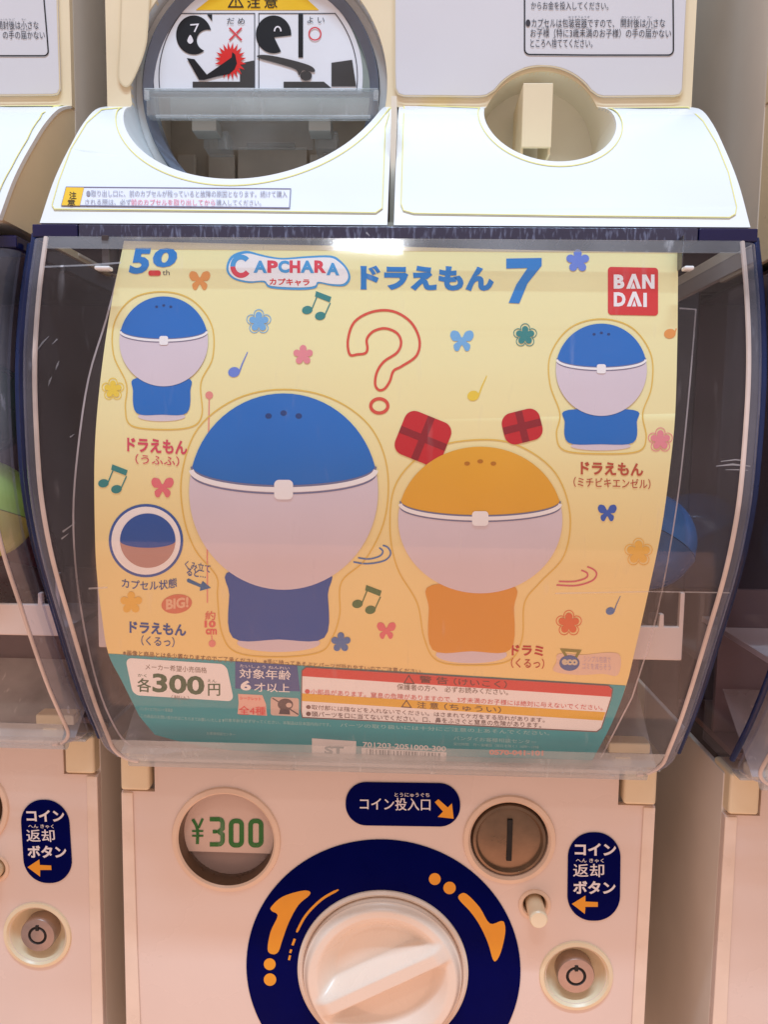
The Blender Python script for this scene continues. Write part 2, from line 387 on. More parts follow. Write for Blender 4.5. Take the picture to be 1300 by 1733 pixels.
def make_upper(label):
    R = thing('capsule_machine', (0, FY, .0875), label, 'capsule machine')
    holes = [circ(CBX, CBZ, CBR-.0003), circ(PSX, PSZ, PSR)]
    # the small hole runs on behind the lip: open the plate there too
    sheet('face_plate', [(-.15, .1668), (.15, .1668), (.15, .36), (-.15, .36)], [], plane(FY), .004, CREAM, R, 0, False) if 0 else None
    def arc_cut(cx, cz, r, z):               # arc above the line Z = z, from right to left
        a = math.degrees(math.asin((z-cz)/r)); return circ(cx, cz, r, 60, a, 180-a)
    out = [(-.15, .36), (-.15, .1668)]+arc_cut(CBX, CBZ, CBR, .1668)[::-1]+arc_cut(PSX, PSZ, PSR, .1668)[::-1]+[(.15, .1668), (.15, .36)]
    sheet('face_plate', out, [], plane(FY), .004, CREAM, R, .0009, False)
    for x0, x1 in ((-.15, -.147), (.147, .15)):
        boxo('side_wall', x0, x1, FY+.0042, FY+.30, .09, .36, GREYB, R)
    for s in (-1, 1):
        cheek('lip_cheek', min(s*.1466, s*.1496), max(s*.1466, s*.1496), LIPP, .0885, .1655, FY+.05, .0032, CREAM, R)
    a = math.degrees(math.asin((TOPZ-CBZ)/CBR))
    lo = [(-.15, .0875), (-.0012, .0875), (-.0012, TOPZ)]+circ(CBX, CBZ, CBR, 80, a, -180-a)+[(-.15, TOPZ)]
    lipl = sheet('lip_cover', lo, [], LIPP, .003, LIPW, R, .0011)
    tag(lipl, 'left lip cover cut by the big round outlet')
    a = math.degrees(math.asin((TOPZ-CSZ)/CSR))
    lo = [(.0016, .0875), (.15, .0875), (.15, TOPZ)]+circ(CSX, CSZ, CSR, 60, a, -180-a)+[(.0016, TOPZ)]
    lipr = sheet('lip_cover', lo, [], LIPP, .003, LIPW, R, .0011)
    tag(lipr, 'right lip cover with the small round hole')
    boxo('lip_base', -.1465, .1465, .345, .40, .0885, .0915, CREAM2, R, 0)
    boxo('lip_divider', -.0010, .0014, .36, .41, .092, .150, CREAM2, R, 0)
    # glossy sheets on the lip with yellowed edges
    def lipsheet(o, lab):
        s = decal('lip_sheet', [g_poly(o)], LIPP, .0005, LIPS, R, label=lab)
        decal('edge_line', [stroke(o, 1.9, True)], LIPP, .0008, YLINE, s)
        return s
    def lim(cz, r):
        q = math.degrees(math.asin((.1640-cz)/r)); return (-180-q, q)
    arcp = [(p[0], p[1]) for p in circ(CBX, CBZ, CBR+.0035, 60, *lim(CBZ, CBR+.0035))]
    w = np.array([(x, float(LIPP(z)), z) for x, z in arcp])
    def proj(w):
        d = w-np.array([CAMX, 0, 0]); k = d@_F; return np.stack([650+FPX*(d@_R)/k, 866.5-FPX*(d@_U)/k], 1)
    ap = [tuple(p) for p in proj(w)][::-1]
    o = [(202, 183), (172, 186), (147, 208), (120, 252), (100, 305), (88, 347), (92, 354), (400, 357), (636, 360), (647, 352), (652, 215)]+ap
    ls = lipsheet(o, 'white glossy sheet round the outlet')
    w = np.array([(x, float(LIPP(z)), z) for x, z in circ(CSX, CSZ, CSR+.0028, 50, *lim(CSZ, CSR+.0028))])
    o = [(684, 178)]+[tuple(p) for p in proj(w)]+[(1165, 182), (1190, 205), (1213, 243), (1233, 292), (1247, 350), (1245, 362), (1235, 368), (960, 365), (700, 361), (683, 356), (679, 345)]
    rs = lipsheet(o, 'white glossy sheet round the small hole')
    # caution strip
    st = decal('caution_strip', [g_poly([(112, 317), (492, 320), (490, 352), (104, 348)])], LIPP, .0009, ink('strip paper', (232, 232, 240)), R)
    decal('strip_border', [stroke([(112, 317), (492, 320), (490, 352), (104, 348)], 1.6, True)], LIPP, .0011, ink('grey violet ink', (120, 112, 140)), st)
    decal('caution_block', [g_poly([(112, 317.5), (142, 318), (135, 348.5), (104, 348)])], LIPP, .0012, ink('caution yellow', (244, 194, 30)), st)
    decal('caution_lettering', [g_text('注', 117, 325, 129, 337, bold=.03), g_text('意', 114, 338, 127, 348, bold=.03)], LIPP, .0014, INKK, st)
    gi = ink('pale grey ink', (150, 146, 160))
    decal('strip_lettering', [g_text('●取り出し口に、前のカプセルが残っていると故障の原因となります。続けて購入', 146, 322, 486, 333, .004, .01),
                              g_text('される際は、必ず', 144, 337, 222, 347, .004, .01), g_text('購入してください。', 366, 338, 442, 348, .004, .01)], LIPP, .0014, gi, st)
    decal('red_lettering', [g_text('前のカプセルを取り出してから', 222, 337, 364, 348, .004, .012)], LIPP, .0014, ink('faded red ink', (226, 110, 130)), st)
    # raised plates on the face
    RY = FY-.0016
    bump = arc(919, 214, 101, 102, 211, 329, 22)
    o = [(668, -110), (668, 120), (669, 150), (674, 160), (684, 163), (812, 164), (824, 162)]+bump[1:-1]+[(1012, 162), (1022, 164), (1142, 163), (1151, 161), (1156, 152), (1160, 60), (1168, -110)]
    fp = decal('face_panel', [g_poly(o)], plane(RY), 0, LAV, R, False, 'large lilac panel with the notice', thick=.0018)
    fp.modifiers.new('b', 'BEVEL').width = .0006; fp.modifiers['b'].limit_method = 'ANGLE'
    decal('panel_edge', [stroke(o, 2.2)], plane(RY), .0002, ink('aged edge', (224, 206, 170)), fp, False)
    o = spl([(258, -100), (250, 40), (244, 85), (226, 132), (214, 147), (203, 138), (200, 118), (203, 60), (208, -100)], False)
    lp = decal('arch_rib', [g_poly(o)], plane(FY-.0012), 0, CREAM, R, False, 'curved rib beside the outlet', thick=.0014)
    decal('rib_edge', [stroke(o, 2.2)], plane(FY-.0012), .0002, ink('aged edge', (224, 206, 170)), lp, False)
    # notice
    no = decal('notice_frame', [stroke([(1139, -60), (1140, 60)]+arc(1131, 85, 9, 9, 0, 90, 6)+[(1000, 94)]+arc(897, 84, 9, 9, 90, 180, 6)+[(888, 0), (889, -60)], 2.3)], plane(RY), .0003, INKK, R, False)
    gk = ink('dark grey ink', (62, 58, 66))
    decal('notice_lettering', [g_text('からお金を投入してください。', 899, 3, 1030, 17, .004, .012),
          g_text('●カプセルは包装容器ですので、', 890, 32, 1040, 47, .003, .012), g_text('開封後は小さな', 1051, 32, 1126, 47, .003, .012),
          g_text('お子様（特に3歳未満のお子様）の手の届かない', 898, 49, 1136, 64, .003, .012), g_text('ところへ捨ててください。', 898, 66, 1003, 81, .003, .012)], plane(RY), .0003, gk, no, False)
    decal('reading_aid', [g_text('ほうそうようき', 962, 28, 998, 31), g_text('かいふうご', 1052, 28, 1084, 31), g_text('ちい', 1096, 28, 1104, 31), g_text('こさま', 908, 46, 930, 49), g_text('とく', 944, 46, 952, 49), g_text('さいみまん', 966, 46, 998, 49), g_text('て　とど', 1072, 46, 1110, 49), g_text('す', 936, 63, 941, 66)], plane(RY), .0003, gk, no, False)
    # small hole
    bore('cup_wall', CSX, CSZ, CSR, .437, CREAM2, R)
    lathe('cup_back', [(.036, .436), (.020, .4385), (.004, .440), (0, .440)], (CSX+PSX)/2, (CSZ+PSZ)/2, CREAM2, R)
    bm = bmesh.new(); a, b = P(886, 141, .400), P(933, 250, .400)
    box(bm, a[0], b[0], .400, .402, b[2], a[2]); box(bm, a[0], a[0]+.0012, .4022, .436, b[2]-.003, a[2]); box(bm, b[0]-.0012, b[0], .4022, .436, b[2]-.003, a[2])
    box(bm, a[0]+.0013, b[0]-.0013, .4022, .436, a[2]-.0012, a[2])
    from_bm('lever', bm, CREAM, R, bevel=.0004)
    # outlet
    bore('outlet_wall', CBX, CBZ, CBR, .452, mat('pale outlet wall', (222, 226, 226), .35), R)
    lathe('outlet_seat', [(.0664, .4215), (.0625, .4215), (.0622, .426)], CBX, CBZ, mat('pale outlet wall', (222, 226, 226), .35), R)
    lathe('outlet_ring', [(.0622, .4222), (.0620, .4180), (.0612, .4172), (.0585, .4200), (.0572, .4212), (.0572, .430), (.0622, .431)], CBX, CBZ, mat('slate ring plastic', (104, 110, 124), .2, .7), R)
    SY = .4215
    disc = arc(437, 131, 177, 178, -190, 10, 60)
    disc = [p for p in arc(437, 131, 177, 178, -189.0, 9.0, 60)]
    dk = decal('warning_plate', [g_poly(disc)], plane(SY), 0, ink('white plate', (236, 236, 240)), R, False, thick=.002)
    o = [p for p in arc(437, 131, 168, 170, -186.5, -141, 16)]+[(428.5, 24)]+[(428.5, 156), (266, 156)]
    xs = [p for p in arc(437, 131, 168, 170, -188, -140.8, 16)]
    decal('frame_line', [stroke(xs+[(431, 23.5), (431, 155), (272, 155)], 1.5, True)], plane(SY), .0002, gk, dk, False)
    xs = [p for p in arc(437, 131, 168, 170, 8, -39.2, 16)]
    decal('frame_line', [stroke(xs+[(438, 23.5), (438, 155), (602, 155)], 1.5, True)], plane(SY), .0002, gk, dk, False)
    decal('caution_field', [g_poly([(331, 18), (354, 0)]+arc(437, 131, 168, 170, -127, -53, 20)+[(520, 0), (540, 18)])], plane(SY), .0002, ink('caution yellow', (244, 194, 30)), dk, False)
    decal('caution_lettering', [g_text('注', 418, -4, 440, 14, 0, .035), g_text('意', 447, -4, 469, 14, 0, .035), stroke([(387, 12.5), (399, -8), (411, 12.5)], 2.2, True), g_text('!', 397.5, 0, 400.5, 10, 0, .03)], plane(SY), .0004, INKK, dk, False)
    # left pictogram: trapped finger, right pictogram: safe use
    def pac(cx, cy, r, a0, a1): return g_poly([(cx, cy)]+arc(cx, cy, r, r, a0, a1, 40))
    bite = ell(326+28, 66, 20, 19, 40)
    def crescent(cx, cy, rx, ry, bx_, by_, br):
        o = []
        big = [(cx+rx*math.cos(t*math.pi/60), cy+ry*math.sin(t*math.pi/60)) for t in range(120)]
        ins = [math.hypot(p[0]-bx_, p[1]-by_) < br for p in big]; k0 = next(i for i in range(120) if ins[i-1] and not ins[i])
        out = []
        for i in range(120):
            if ins[(k0+i) % 120]: break
            out.append(big[(k0+i) % 120])
        a1 = math.atan2(out[-1][1]-by_, out[-1][0]-bx_); a0 = math.atan2(out[0][1]-by_, out[0][0]-bx_)
        while a0 > a1: a0 -= 2*math.pi
        return out+[(bx_+br*math.cos(a1+(a0-a1)*i/16), by_+br*math.sin(a1+(a0-a1)*i/16)) for i in range(1, 16)]
    decal('pictogram_head', [g_poly(crescent(328, 60, 30, 33, 351, 69, 18))], plane(SY), .0003, INKK, dk, False, 'black head with a bite shaped mouth')
    decal('pictogram_eye', [stroke([(322, 43), (335, 42), (329, 55)], 2.4)], plane(SY), .0005, INKW, dk, False)
    decal('pictogram_tear', [g_poly(spl([(322, 60), (327, 70), (322, 75), (317, 70)], True))], plane(SY), .0005, INKW, dk, False)
    decal('pictogram_head', [pac(462, 57, 30, -2 + 5, 0) if 0 else g_poly([(463, 64)]+arc(463, 57, 30, 32, 68, 372, 44)[0:]) if 0 else g_poly([(464, 64)]+arc(463, 59, 30, 32, 65, 363, 44))], plane(SY), .0003, INKK, dk, False, 'black head with a wedge shaped mouth')
    decal('pictogram_eye', [stroke(arc(470, 54, 5.5, 8, 180, 360, 10), 2.4)], plane(SY), .0005, INKW, dk, False)
    decal('pictogram_arm', [g_poly([(316, 99), (329, 101), (350, 127), (337, 136)]), g_poly([(337, 136), (350, 127), (372, 112), (392, 98), (393, 89), (398, 93), (401, 108), (397, 118), (388, 126), (368, 130), (345, 136)])], plane(SY), .0005, INKK, dk, False)
    decal('pictogram_post', [g_poly([(505, 24.5), (513, 24.5), (513, 98), (505, 98)])], plane(SY), .0003, INKK, dk, False); decal('pictogram_corner', [g_poly([(350, 25), (359, 25), (359, 37)])], plane(SY), .0003, INKK, dk, False)
    decal('pictogram_base', [g_poly([(326, 139), (406, 139), (406, 108), (430, 103), (430, 149), (326, 149)]), g_poly([(480, 139), (548, 139), (561, 149.5), (480, 149.5)]), g_poly([(561, 107), (596, 102), (603, 147), (561, 147)])], plane(SY), .0003, ink('faded black ink', (64, 60, 58)), dk, False)
    decal('pictogram_hand', [g_poly(spl([(438, 94), (460, 95), (500, 104), (527, 113), (533, 122), (520, 121), (512, 120), (506, 128), (500, 118), (470, 108), (438, 99)], True, 4)), g_ell(518, 129, 10, 8)], plane(SY), .0005, ink('faded black ink', (64, 60, 58)), dk, False)
    sp = []
    for i in range(40):
        a = 2*math.pi*i/40; r = 27 if i % 2 else 17
        sp.append((390+r*math.cos(a), 104+r*1.2*math.sin(a)))
    decal('burst_mark', [g_poly(sp)], plane(SY), .0004, ink('signal red', (226, 44, 40)), dk, False)
    rd = ink('pale signal red', (224, 66, 72))
    decal('cross_mark', [stroke([(388, 48), (409, 69)], 3), stroke([(409, 48), (400, 57)], 3), stroke([(397, 60), (388, 69)], 3)], plane(SY), .0004, rd, dk, False)
    decal('circle_mark', [g_ring(533, 58, 10, 10.5, 2.2)], plane(SY), .0004, rd, dk, False)
    decal('lettering', [g_text('だ め', 384, 31, 414, 42)], plane(SY), .0004, gk, dk, False); decal('lettering', [g_text('よ い', 520, 29, 549, 40)], plane(SY), .0004, gk, dk, False)
    # flap of the outlet
    def pbox(name, x0, y0, x1, y1, Y, th, m, bev=.0006, lab=None):
        a, b = P(x0, y0, Y), P(x1, y1, Y); return tag(boxo(name, a[0], b[0], Y, Y+th, b[2], a[2], m, R, bev), lab)
    pbox('flap_bar', 247, 153, 640, 197, .4125, .007, GREYC)
    pbox('flap_edge', 243, 149, 640, 153, .4110, .010, HAZY)  # pale strip drawn for the highlight line along the bar
    pbox('flap_edge', 262, 194, 628, 200, .4105, .0018, HAZY)
    for x in (243, 632): pbox('flap_pin', x, 152, x+9, 170, .4095, .0012, HAZY)
    for x0, x1 in ((324, 366), (522, 560)): pbox('flap_arm', x0, 199, x1, 222, .4215, .012, WARMG)
    for x0, x1 in ((344, 386), (533, 571)): pbox('flap_arm_tip', x0, 222, x1, 252, .436, .014, GREYC)
    pbox('flap_plate', 368, 201, 530, 252, .440, .003, GREYC)
    Q = boxo('chamber_back', CBX-.075, CBX+.07, .500, .503, .088, .26, CHAM, R, 0)
    boxo('chamber_floor', CBX-.075, CBX+.07, .4535, .4995, .096, .099, CHAM, R, 0)
    boxo('chamber_side', CBX-.075, CBX-.072, .4535, .4995, .0995, .25, CHAM, R, 0)
    boxo('chamber_side', CBX+.067, CBX+.07, .4535, .4995, .0995, .25, CHAM, R, 0)
    for x0, y0, x1, y1 in ((352, 262, 398, 330), (402, 250, 520, 330), (524, 262, 560, 320), (300, 262, 332, 330)):
        a, b = P(x0, y0, .495), P(x1, y1, .495); boxo('chamber_plate', a[0], b[0], .494, .4985, b[2], a[2], mat('lighter chamber plastic', (222, 212, 196), .45, .4, .15, 30), R, .001)
    a, b = P(418, 243, .488), P(500, 250, .488); boxo('chamber_latch', a[0], b[0], .486, .490, b[2], a[2], WARMG, R, .0006)
    return R

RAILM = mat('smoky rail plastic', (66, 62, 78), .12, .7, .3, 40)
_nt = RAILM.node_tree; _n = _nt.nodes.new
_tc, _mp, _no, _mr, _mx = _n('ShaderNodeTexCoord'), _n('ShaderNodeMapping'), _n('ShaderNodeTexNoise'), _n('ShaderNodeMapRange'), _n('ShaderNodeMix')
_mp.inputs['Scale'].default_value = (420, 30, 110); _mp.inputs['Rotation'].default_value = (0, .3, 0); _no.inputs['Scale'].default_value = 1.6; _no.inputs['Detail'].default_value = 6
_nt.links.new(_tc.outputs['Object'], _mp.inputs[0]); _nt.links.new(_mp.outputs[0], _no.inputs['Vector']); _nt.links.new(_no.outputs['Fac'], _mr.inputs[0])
_mr.inputs[1].default_value = .52; _mr.inputs[2].default_value = .75; _mx.data_type = 'RGBA'; _mx.inputs[6].default_value = srgb(58, 60, 84); _mx.inputs[7].default_value = srgb(128, 140, 172)  # pale streaks put scratch highlights and reflections into the rail colour
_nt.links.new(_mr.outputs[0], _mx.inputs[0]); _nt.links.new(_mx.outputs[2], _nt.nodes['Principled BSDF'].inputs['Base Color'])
# ================================================================ lower machine
DX, DZ, DR = -.0904, -.2308, .0272
KX, KZ = -.0002, -.3068
LX, LZ = .1104, -.3060
def shade_profile(name, pts, x0, x1, m, parent): pass

def make_lower(label, full=True):
    R = thing('capsule_machine', (0, FY, -.45), label, 'capsule machine')
    PX = FY
    nl, nr = P(262, 1338, FY), P(1046, 1363, FY)
    zt, zn = -.1785, float(nl[2]+nr[2])/2
    out = [(-.15, -.45), (.15, -.45), (.15, zn), (float(nr[0]), zn), (float(nr[0]), zt), (float(nl[0]), zt), (float(nl[0]), zn), (-.15, zn)]
    cn, bt = P(862, 1420, FY), P(905, 1530, FY)
    holes = [circ(DX, DZ, DR), circ(cn[0], cn[2], .0218), circ(bt[0], bt[2], .0066, 32), circ(LX, LZ, .0172, 56)]
    sheet('front_panel', out, holes, plane(FY), .004, PANEL, R, 0, False)
    for s in (-1, 1):
        o = [(s*.15, -.45), (s*.15, zn-.0005), (s*.1435, zn-.0005)]+([(s*.1425, -.30), (s*.1395, -.45)] if s < 0 else [(s*.1425, -.45)])
        o = [(x, z) for x, z in o] if s < 0 else o[::-1]
        sheet('edge_strip', o, [], plane(FY-.0012), .0011, mat('edge cream plastic', (240, 220, 202), .3), R, .0005, False)
        x0 = nl[0] if s < 0 else nr[0]
        xa, xb = sorted((s*.1495, float(x0)+s*.0022))
        boxo('hinge_block', xa, xb, FY-.0035, FY+.02, zn+.0018, zt, CREAM, R, .0018)
        boxo('hinge_recess', min(s*.1462, float(x0)), max(s*.1462, float(x0)), FY+.0205, FY+.024, zn-.001, zt, DARK, R, 0)
        xa, xb = sorted((s*.147, s*.15))
        boxo('side_wall', xa, xb, FY+.0042, FY+.32, -.45, -.1815, GREYB, R)
    # bezels
    lathe('bezel', [(DR+.0042, FY+.0002), (DR+.0036, FY-.0012), (DR+.0012, FY-.0016), (DR+.0001, FY-.0006)], DX, DZ, mat('peach cream plastic', (238, 210, 186), .35), R)
    lathe('window_ring', [(DR+.0001, FY-.0005), (DR-.0008, FY+.003), (DR-.0010, FY+.009)], DX, DZ, BROWN, R)
    dwd = float(P(383, 1441, FY+.0075)[2])
    lathe('window_back', [(DR, FY+.0095), (DR*.5, FY+.0095), (0, FY+.0095)], DX, DZ, mat('window back plastic', (158, 136, 130), .4), R, smooth=0)
    pc = boxo('price_card', DX-DR*.97, DX+DR*.97, FY+.0070, FY+.0075, dwd, DZ+DR*.99, ink('price card paper', (232, 206, 192)), R, 0)
    def seg(x, y, s, w=13.5, h=40):
        pts = {'a': ((x, y), (x+w, y)), 'b': ((x+w, y), (x+w, y+h/2)), 'c': ((x+w, y+h/2), (x+w, y+h)), 'd': ((x+w, y+h), (x, y+h)), 'e': ((x, y+h), (x, y+h/2)), 'f': ((x, y+h/2), (x, y)), 'g': ((x, y+h/2), (x+w, y+h/2))}
        return pts
    gs = [stroke(spl([(326, 1386), (334, 1402), (334, 1428)], False, 3), 5.2), stroke([(343, 1385), (336.2, 1400.5)], 4.2), stroke([(325, 1406), (331.8, 1406)], 3.2), stroke([(336.2, 1406), (344, 1406)], 3.2), stroke([(325, 1414), (331.8, 1414)], 3.2), stroke([(336.2, 1414), (344, 1414)], 3.2)]
    gs += [stroke([(355, 1386)]+arc(370, 1392, 6.5, 6, -90, 0, 4)+[(376.5, 1402), (370.5, 1407), (376.5, 1412)]+arc(370, 1422, 6.5, 6.5, 0, 90, 4)+[(355, 1428.5)], 7.4), stroke([(360, 1407), (366.6, 1407)], 6)]
    for x in (388, 421): gs.append(stroke(rrect(x+3, 1389, x+21, 1430, 7), 7.8, True))
    decal('price_lettering', gs, plane(FY+.0070), .0003, ink('lcd green ink', (8, 116, 26)), pc, False)
    lathe('window_glass', [(DR-.0025, FY+.004), (DR*.6, FY+.0028), (DR*.3, FY+.0024), (0, FY+.0022)], DX, DZ, clear('window clear plastic', (.97, .96, .95), .03, (.8, .76, .74), .14, .05, .1, .15), R)
    # coin slot
    cx, cz = float(cn[0]), float(cn[2])
    lathe('bezel', [(.0262, FY+.0002), (.0256, FY-.0014), (.0232, FY-.0018), (.0219, FY-.0004), (.0215, FY+.004), (.0213, FY+.010)], cx, cz, mat('peach cream plastic', (238, 210, 186), .35), R)
    ce = lathe('coin_entry', [(.0213, FY+.004), (.0203, FY-.001), (.0188, FY-.0016), (.0176, FY+.0004), (.0120, FY-.0006), (.0045, FY-.0012), (0, FY-.0012)], cx, cz, COINM, R)
    boxo('coin_slot', cx-.0015, cx+.0015, FY-.0019, FY+.001, cz-.0118, cz+.0125, DARK, ce, .0003)
    # return button
    bx, bz = float(bt[0]), float(bt[2])
    lathe('button_collar', [(.0094, FY+.0002), (.0090, FY-.0008), (.0074, FY-.0010), (.0066, FY), (.0064, FY+.012)], bx, bz, mat('peach cream plastic', (238, 210, 186), .35), R, 40)
    lathe('button_hole', [(.0066, FY+.012), (0, FY+.012)], bx, bz, DARK, R, 32)
    lathe('return_button', [(.0050, FY+.0118), (.0050, FY-.012), (.0044, FY-.0128), (0, FY-.0130)], bx+.0003, bz-.0010, ROD, R, 40)
    # lock
    lathe('lock_dish', [(.0212, FY+.0003), (.0206, FY-.0010), (.0186, FY-.0014), (.0172, FY+.0002), (.0166, FY+.003), (.0148, FY+.0062), (.0120, FY+.0080), (.0095, FY+.0085)], LX, LZ, CREAM, R)
    lk = lathe('lock_barrel', [(.0107, FY+.0088), (.0107, FY+.0008), (.0102, FY), (.0058, FY-.0002), (.0056, FY+.0010), (.0043, FY+.0010), (.0041, FY-.0002), (0, FY-.0004)], LX, LZ-.0004, METAL, R, 56)
    lathe('key_ring', [(.0056, FY+.0006), (.0043, FY+.0006)], LX, LZ-.0004, DARK, lk, 48, 0)
    boxo('key_notch', LX-.0010, LX+.0010, FY-.0007, FY+.0002, LZ+.0028, LZ+.0062, DARK, lk, .0002)
    # navy ring and arrows
    NR = 0.0
    kn = proj1((KX, FY, KZ)); 
    ring = lathe('navy_ring', [(.0790, FY+.0002), (.0789, FY-.0006), (.0784, FY-.0008), (.0492, FY-.0008), (.0490, FY)], KX, KZ, NAVY, R, 120, 25)
    pr = plane(FY-.0008)
    def bandarrow(sgn):
        pass
    decal('turn_arrow', [g_poly(spl([(455, 1632), (458, 1597), (468, 1562), (474, 1545), (460, 1537), (457, 1531), (478, 1517), (510, 1509), (523, 1508), (523, 1514), (505, 1530), (489, 1560), (478, 1590), (474, 1628), (465, 1637)], True, 4)), g_ell(456, 1631, 0.1, .1, 3) if 0 else g_ell(457, 1652+2, 9.5), g_ell(457, 1658+0, .1, .1, 3) if 0 else g_ell(457, 1657+21, 9.5)] if 0 else
          [g_poly(spl([(453, 1606), (458, 1576), (470, 1549), (460, 1541), (459, 1534), (478, 1517), (510, 1507), (524, 1508), (523, 1515), (505, 1531), (489, 1560), (478, 1590), (471, 1610), (461, 1614)], True, 4)), g_ell(456.5, 1631, 10), g_ell(457, 1657, 10.5)], pr, .0003, ORANGE, ring, False)
    decal('turn_arrow', [g_ell(736, 1487, 10), g_ell(761, 1502, 10.5), g_poly(spl([(776, 1520), (782, 1511), (792, 1514), (812, 1535), (829, 1562), (848, 1558), (854, 1562), (855, 1580), (848, 1610), (840, 1625), (834, 1622), (826, 1595), (812, 1565), (796, 1542)], True, 4))], pr, .0003, ORANGE, ring, False)
    decal('guide_line', [stroke(spl([(502, 1577), (518, 1548), (545, 1521), (573, 1505)], False, 6), [2.5]+[4.2]*16+[3.2, 2]), stroke([(499, 1588), (495, 1599)], 4), stroke([(493, 1606), (491, 1612)], 3.6), stroke([(491, 1616), (489, 1624)], 3.6)], pr, .0003, ORANGE, ring, False)
    # knob: base ring and sculpted dial
    lathe('knob_base', [(.0492, FY), (.0490, FY-.0018), (.0476, FY-.0030), (.0462, FY-.0022), (.0460, FY+.002)], KX, KZ, KNOB, R, 120)
    bm = bmesh.new(); NA, NRr = 240, 90; RK = .0450; th = math.radians(28)
    ctr = None; rows = []
    def sm(t): t = min(1, max(0, t)); return t*t*(3-2*t)
    for i in range(NRr+1):
        r = RK*i/NRr; row = []
        for j in range(NA if i else 1):
            a = 2*math.pi*j/NA; x, z = r*math.cos(a), r*math.sin(a)
            u = x*math.cos(th)+z*math.sin(th); w = -x*math.sin(th)+z*math.cos(th)
            up = w > 0
            w0 = .0035
            half = .0175*math.sqrt(max(0, 1-(u/.0395)**2))
            if abs(w) <= w0: d = 0
            else: d = sm((abs(w)-w0)/.0065)*sm((.0385-r)/.012)
            h = .0095-.0085*d
            h += .0030*(1-sm((abs(w)-w0)/.004))*sm((.043-r)/.01)
            h -= .004*sm((r-.0410)/.0040)**1.5
            row.append(bm.verts.new((KX+x, FY-h, KZ+z)))
        rows.append(row)
    for i in range(1, NRr+1):
        for j in range(NA):
            k = (j+1) % NA
            if i == 1: bm.faces.new((rows[0][0], rows[1][j], rows[1][k]))
            else: bm.faces.new((rows[i-1][j], rows[i][j], rows[i][k], rows[i-1][k]))
    last = rows[-1]; lowr = [bm.verts.new((v.co.x, FY+.002, v.co.z)) for v in last]
    for j in range(NA):
        k = (j+1) % NA; bm.faces.new((last[j], lowr[j], lowr[k], last[k]))
    from_bm('knob', bm, KNOB, R, smooth=50)
    # navy labels
    lb = decal('coin_label', [g_poly(rrect(585, 1323, 779, 1396, 35, .015, 12))], plane(FY-.0006), 0, NAVY, R, False, 'wide navy label above the knob', thick=.0005)
    decal('lettering', [g_text('コイン投入口', 609, 1349, 728, 1370, .012, .035)], plane(FY-.0006), .0003, INKW, lb, False)
    decal('reading_aid', [g_text('とうにゅうぐち', 668, 1341, 727, 1348, .01, .01)], plane(FY-.0006), .0003, INKW, lb, False)
    decal('arrow', [g_poly([(736, 1357), (742, 1352), (758, 1366), (765, 1359), (768, 1385), (741, 1382), (750, 1373)])], plane(FY-.0006), .0003, ORANGE, lb, False)
    lb = decal('return_label', [g_poly(rrect(962, 1408, 1051, 1557, 42, .012, 12, shear=-.012))], plane(FY-.0006), 0, NAVY, R, False, 'upright navy label for coin return', thick=.0005)
    decal('lettering', [g_text('コイン', 973, 1426, 1043, 1447, .01, .035), g_text('返却', 970, 1461, 1022, 1483, .01, .035), g_text('ボタン', 970, 1490, 1042, 1512, .01, .035)], plane(FY-.0006), .0003, INKW, lb, False)
    decal('reading_aid', [g_text('へん きゃく', 975, 1452, 1022, 1459, .01, .01)], plane(FY-.0006), .0003, INKW, lb, False)
    decal('arrow', [g_poly([(968, 1529), (991, 1515), (991, 1525), (1012, 1526), (1012, 1534), (991, 1534), (990, 1546)])], plane(FY-.0006), .0003, ORANGE, lb, False)
    # ---------- clear display box
    ZB, ZT = -.1770, .0802
    RC = .012
    def inset(z): return 0. if z > ZB+RC else RC-math.sqrt(max(0, RC*RC-(ZB+RC-z)**2))
    cv = sheet('clear_cover', [(-.1452, ZT)]+circ(-.1452+RC, ZB+RC, RC, 8, 180, 270)+circ(.1452-RC, ZB+RC, RC, 8, 270, 360)+[(.1452, ZT)], [], BOXP, .0012, COVER, R, 0)
    zs = np.concatenate([ZB+RC*(1-np.cos(np.linspace(.02, math.pi/2, 12))), np.linspace(ZB+RC, ZT, 56)[1:]])
    for s in (-1, 1):
        # rounded side edge, the pane behind it and the blue tinted flange
        bm = bmesh.new(); rr = .0072; rings = []
        for z in zs:
            y = float(BOXP(z)); row = []
            for k in range(9):
                a = math.radians(90*k/8); row.append(bm.verts.new((s*(.1454-inset(z)+rr*math.sin(a)), y+rr*(1-math.cos(a)), float(z))))
            rings.append(row)
        for a, b in zip(rings, rings[1:]):
            for k in range(8): bm.faces.new((a[k], a[k+1], b[k+1], b[k]))
        from_bm('cover_corner', bm, RIMC, cv, smooth=180)
        xa, xb = sorted((s*.1508, s*.1523)); cheek('side_pane', xa, xb, BOXP, ZB+.004, ZT, FY+.03, .0080, SIDEC, R)
        tube('blue_flange', [(s*.1550, float(BOXP(z))+.010, float(z)) for z in np.linspace(ZB+.012, ZT+.004, 50)], .0016, BLUEC, R)
    for s in (-1, 1): tube('rim_highlight', [(s*(.1447-inset(z)), float(BOXP(z))-.0004, float(z)) for z in zs], .0010, RIMH, R, 8)  # pale tube painted in as the highlight along the rim
    tube('bottom_edge', [(x, float(BOXP(ZB))+.004, ZB-.001) for x in np.linspace(-.139, .139, 20)], .0036, HAZY, R, 14)
    boxo('box_floor', -.148, .148, float(BOXP(ZB))+.008, FY-.0005, ZB-.0016, ZB-.0006, HAZY, R, 0)
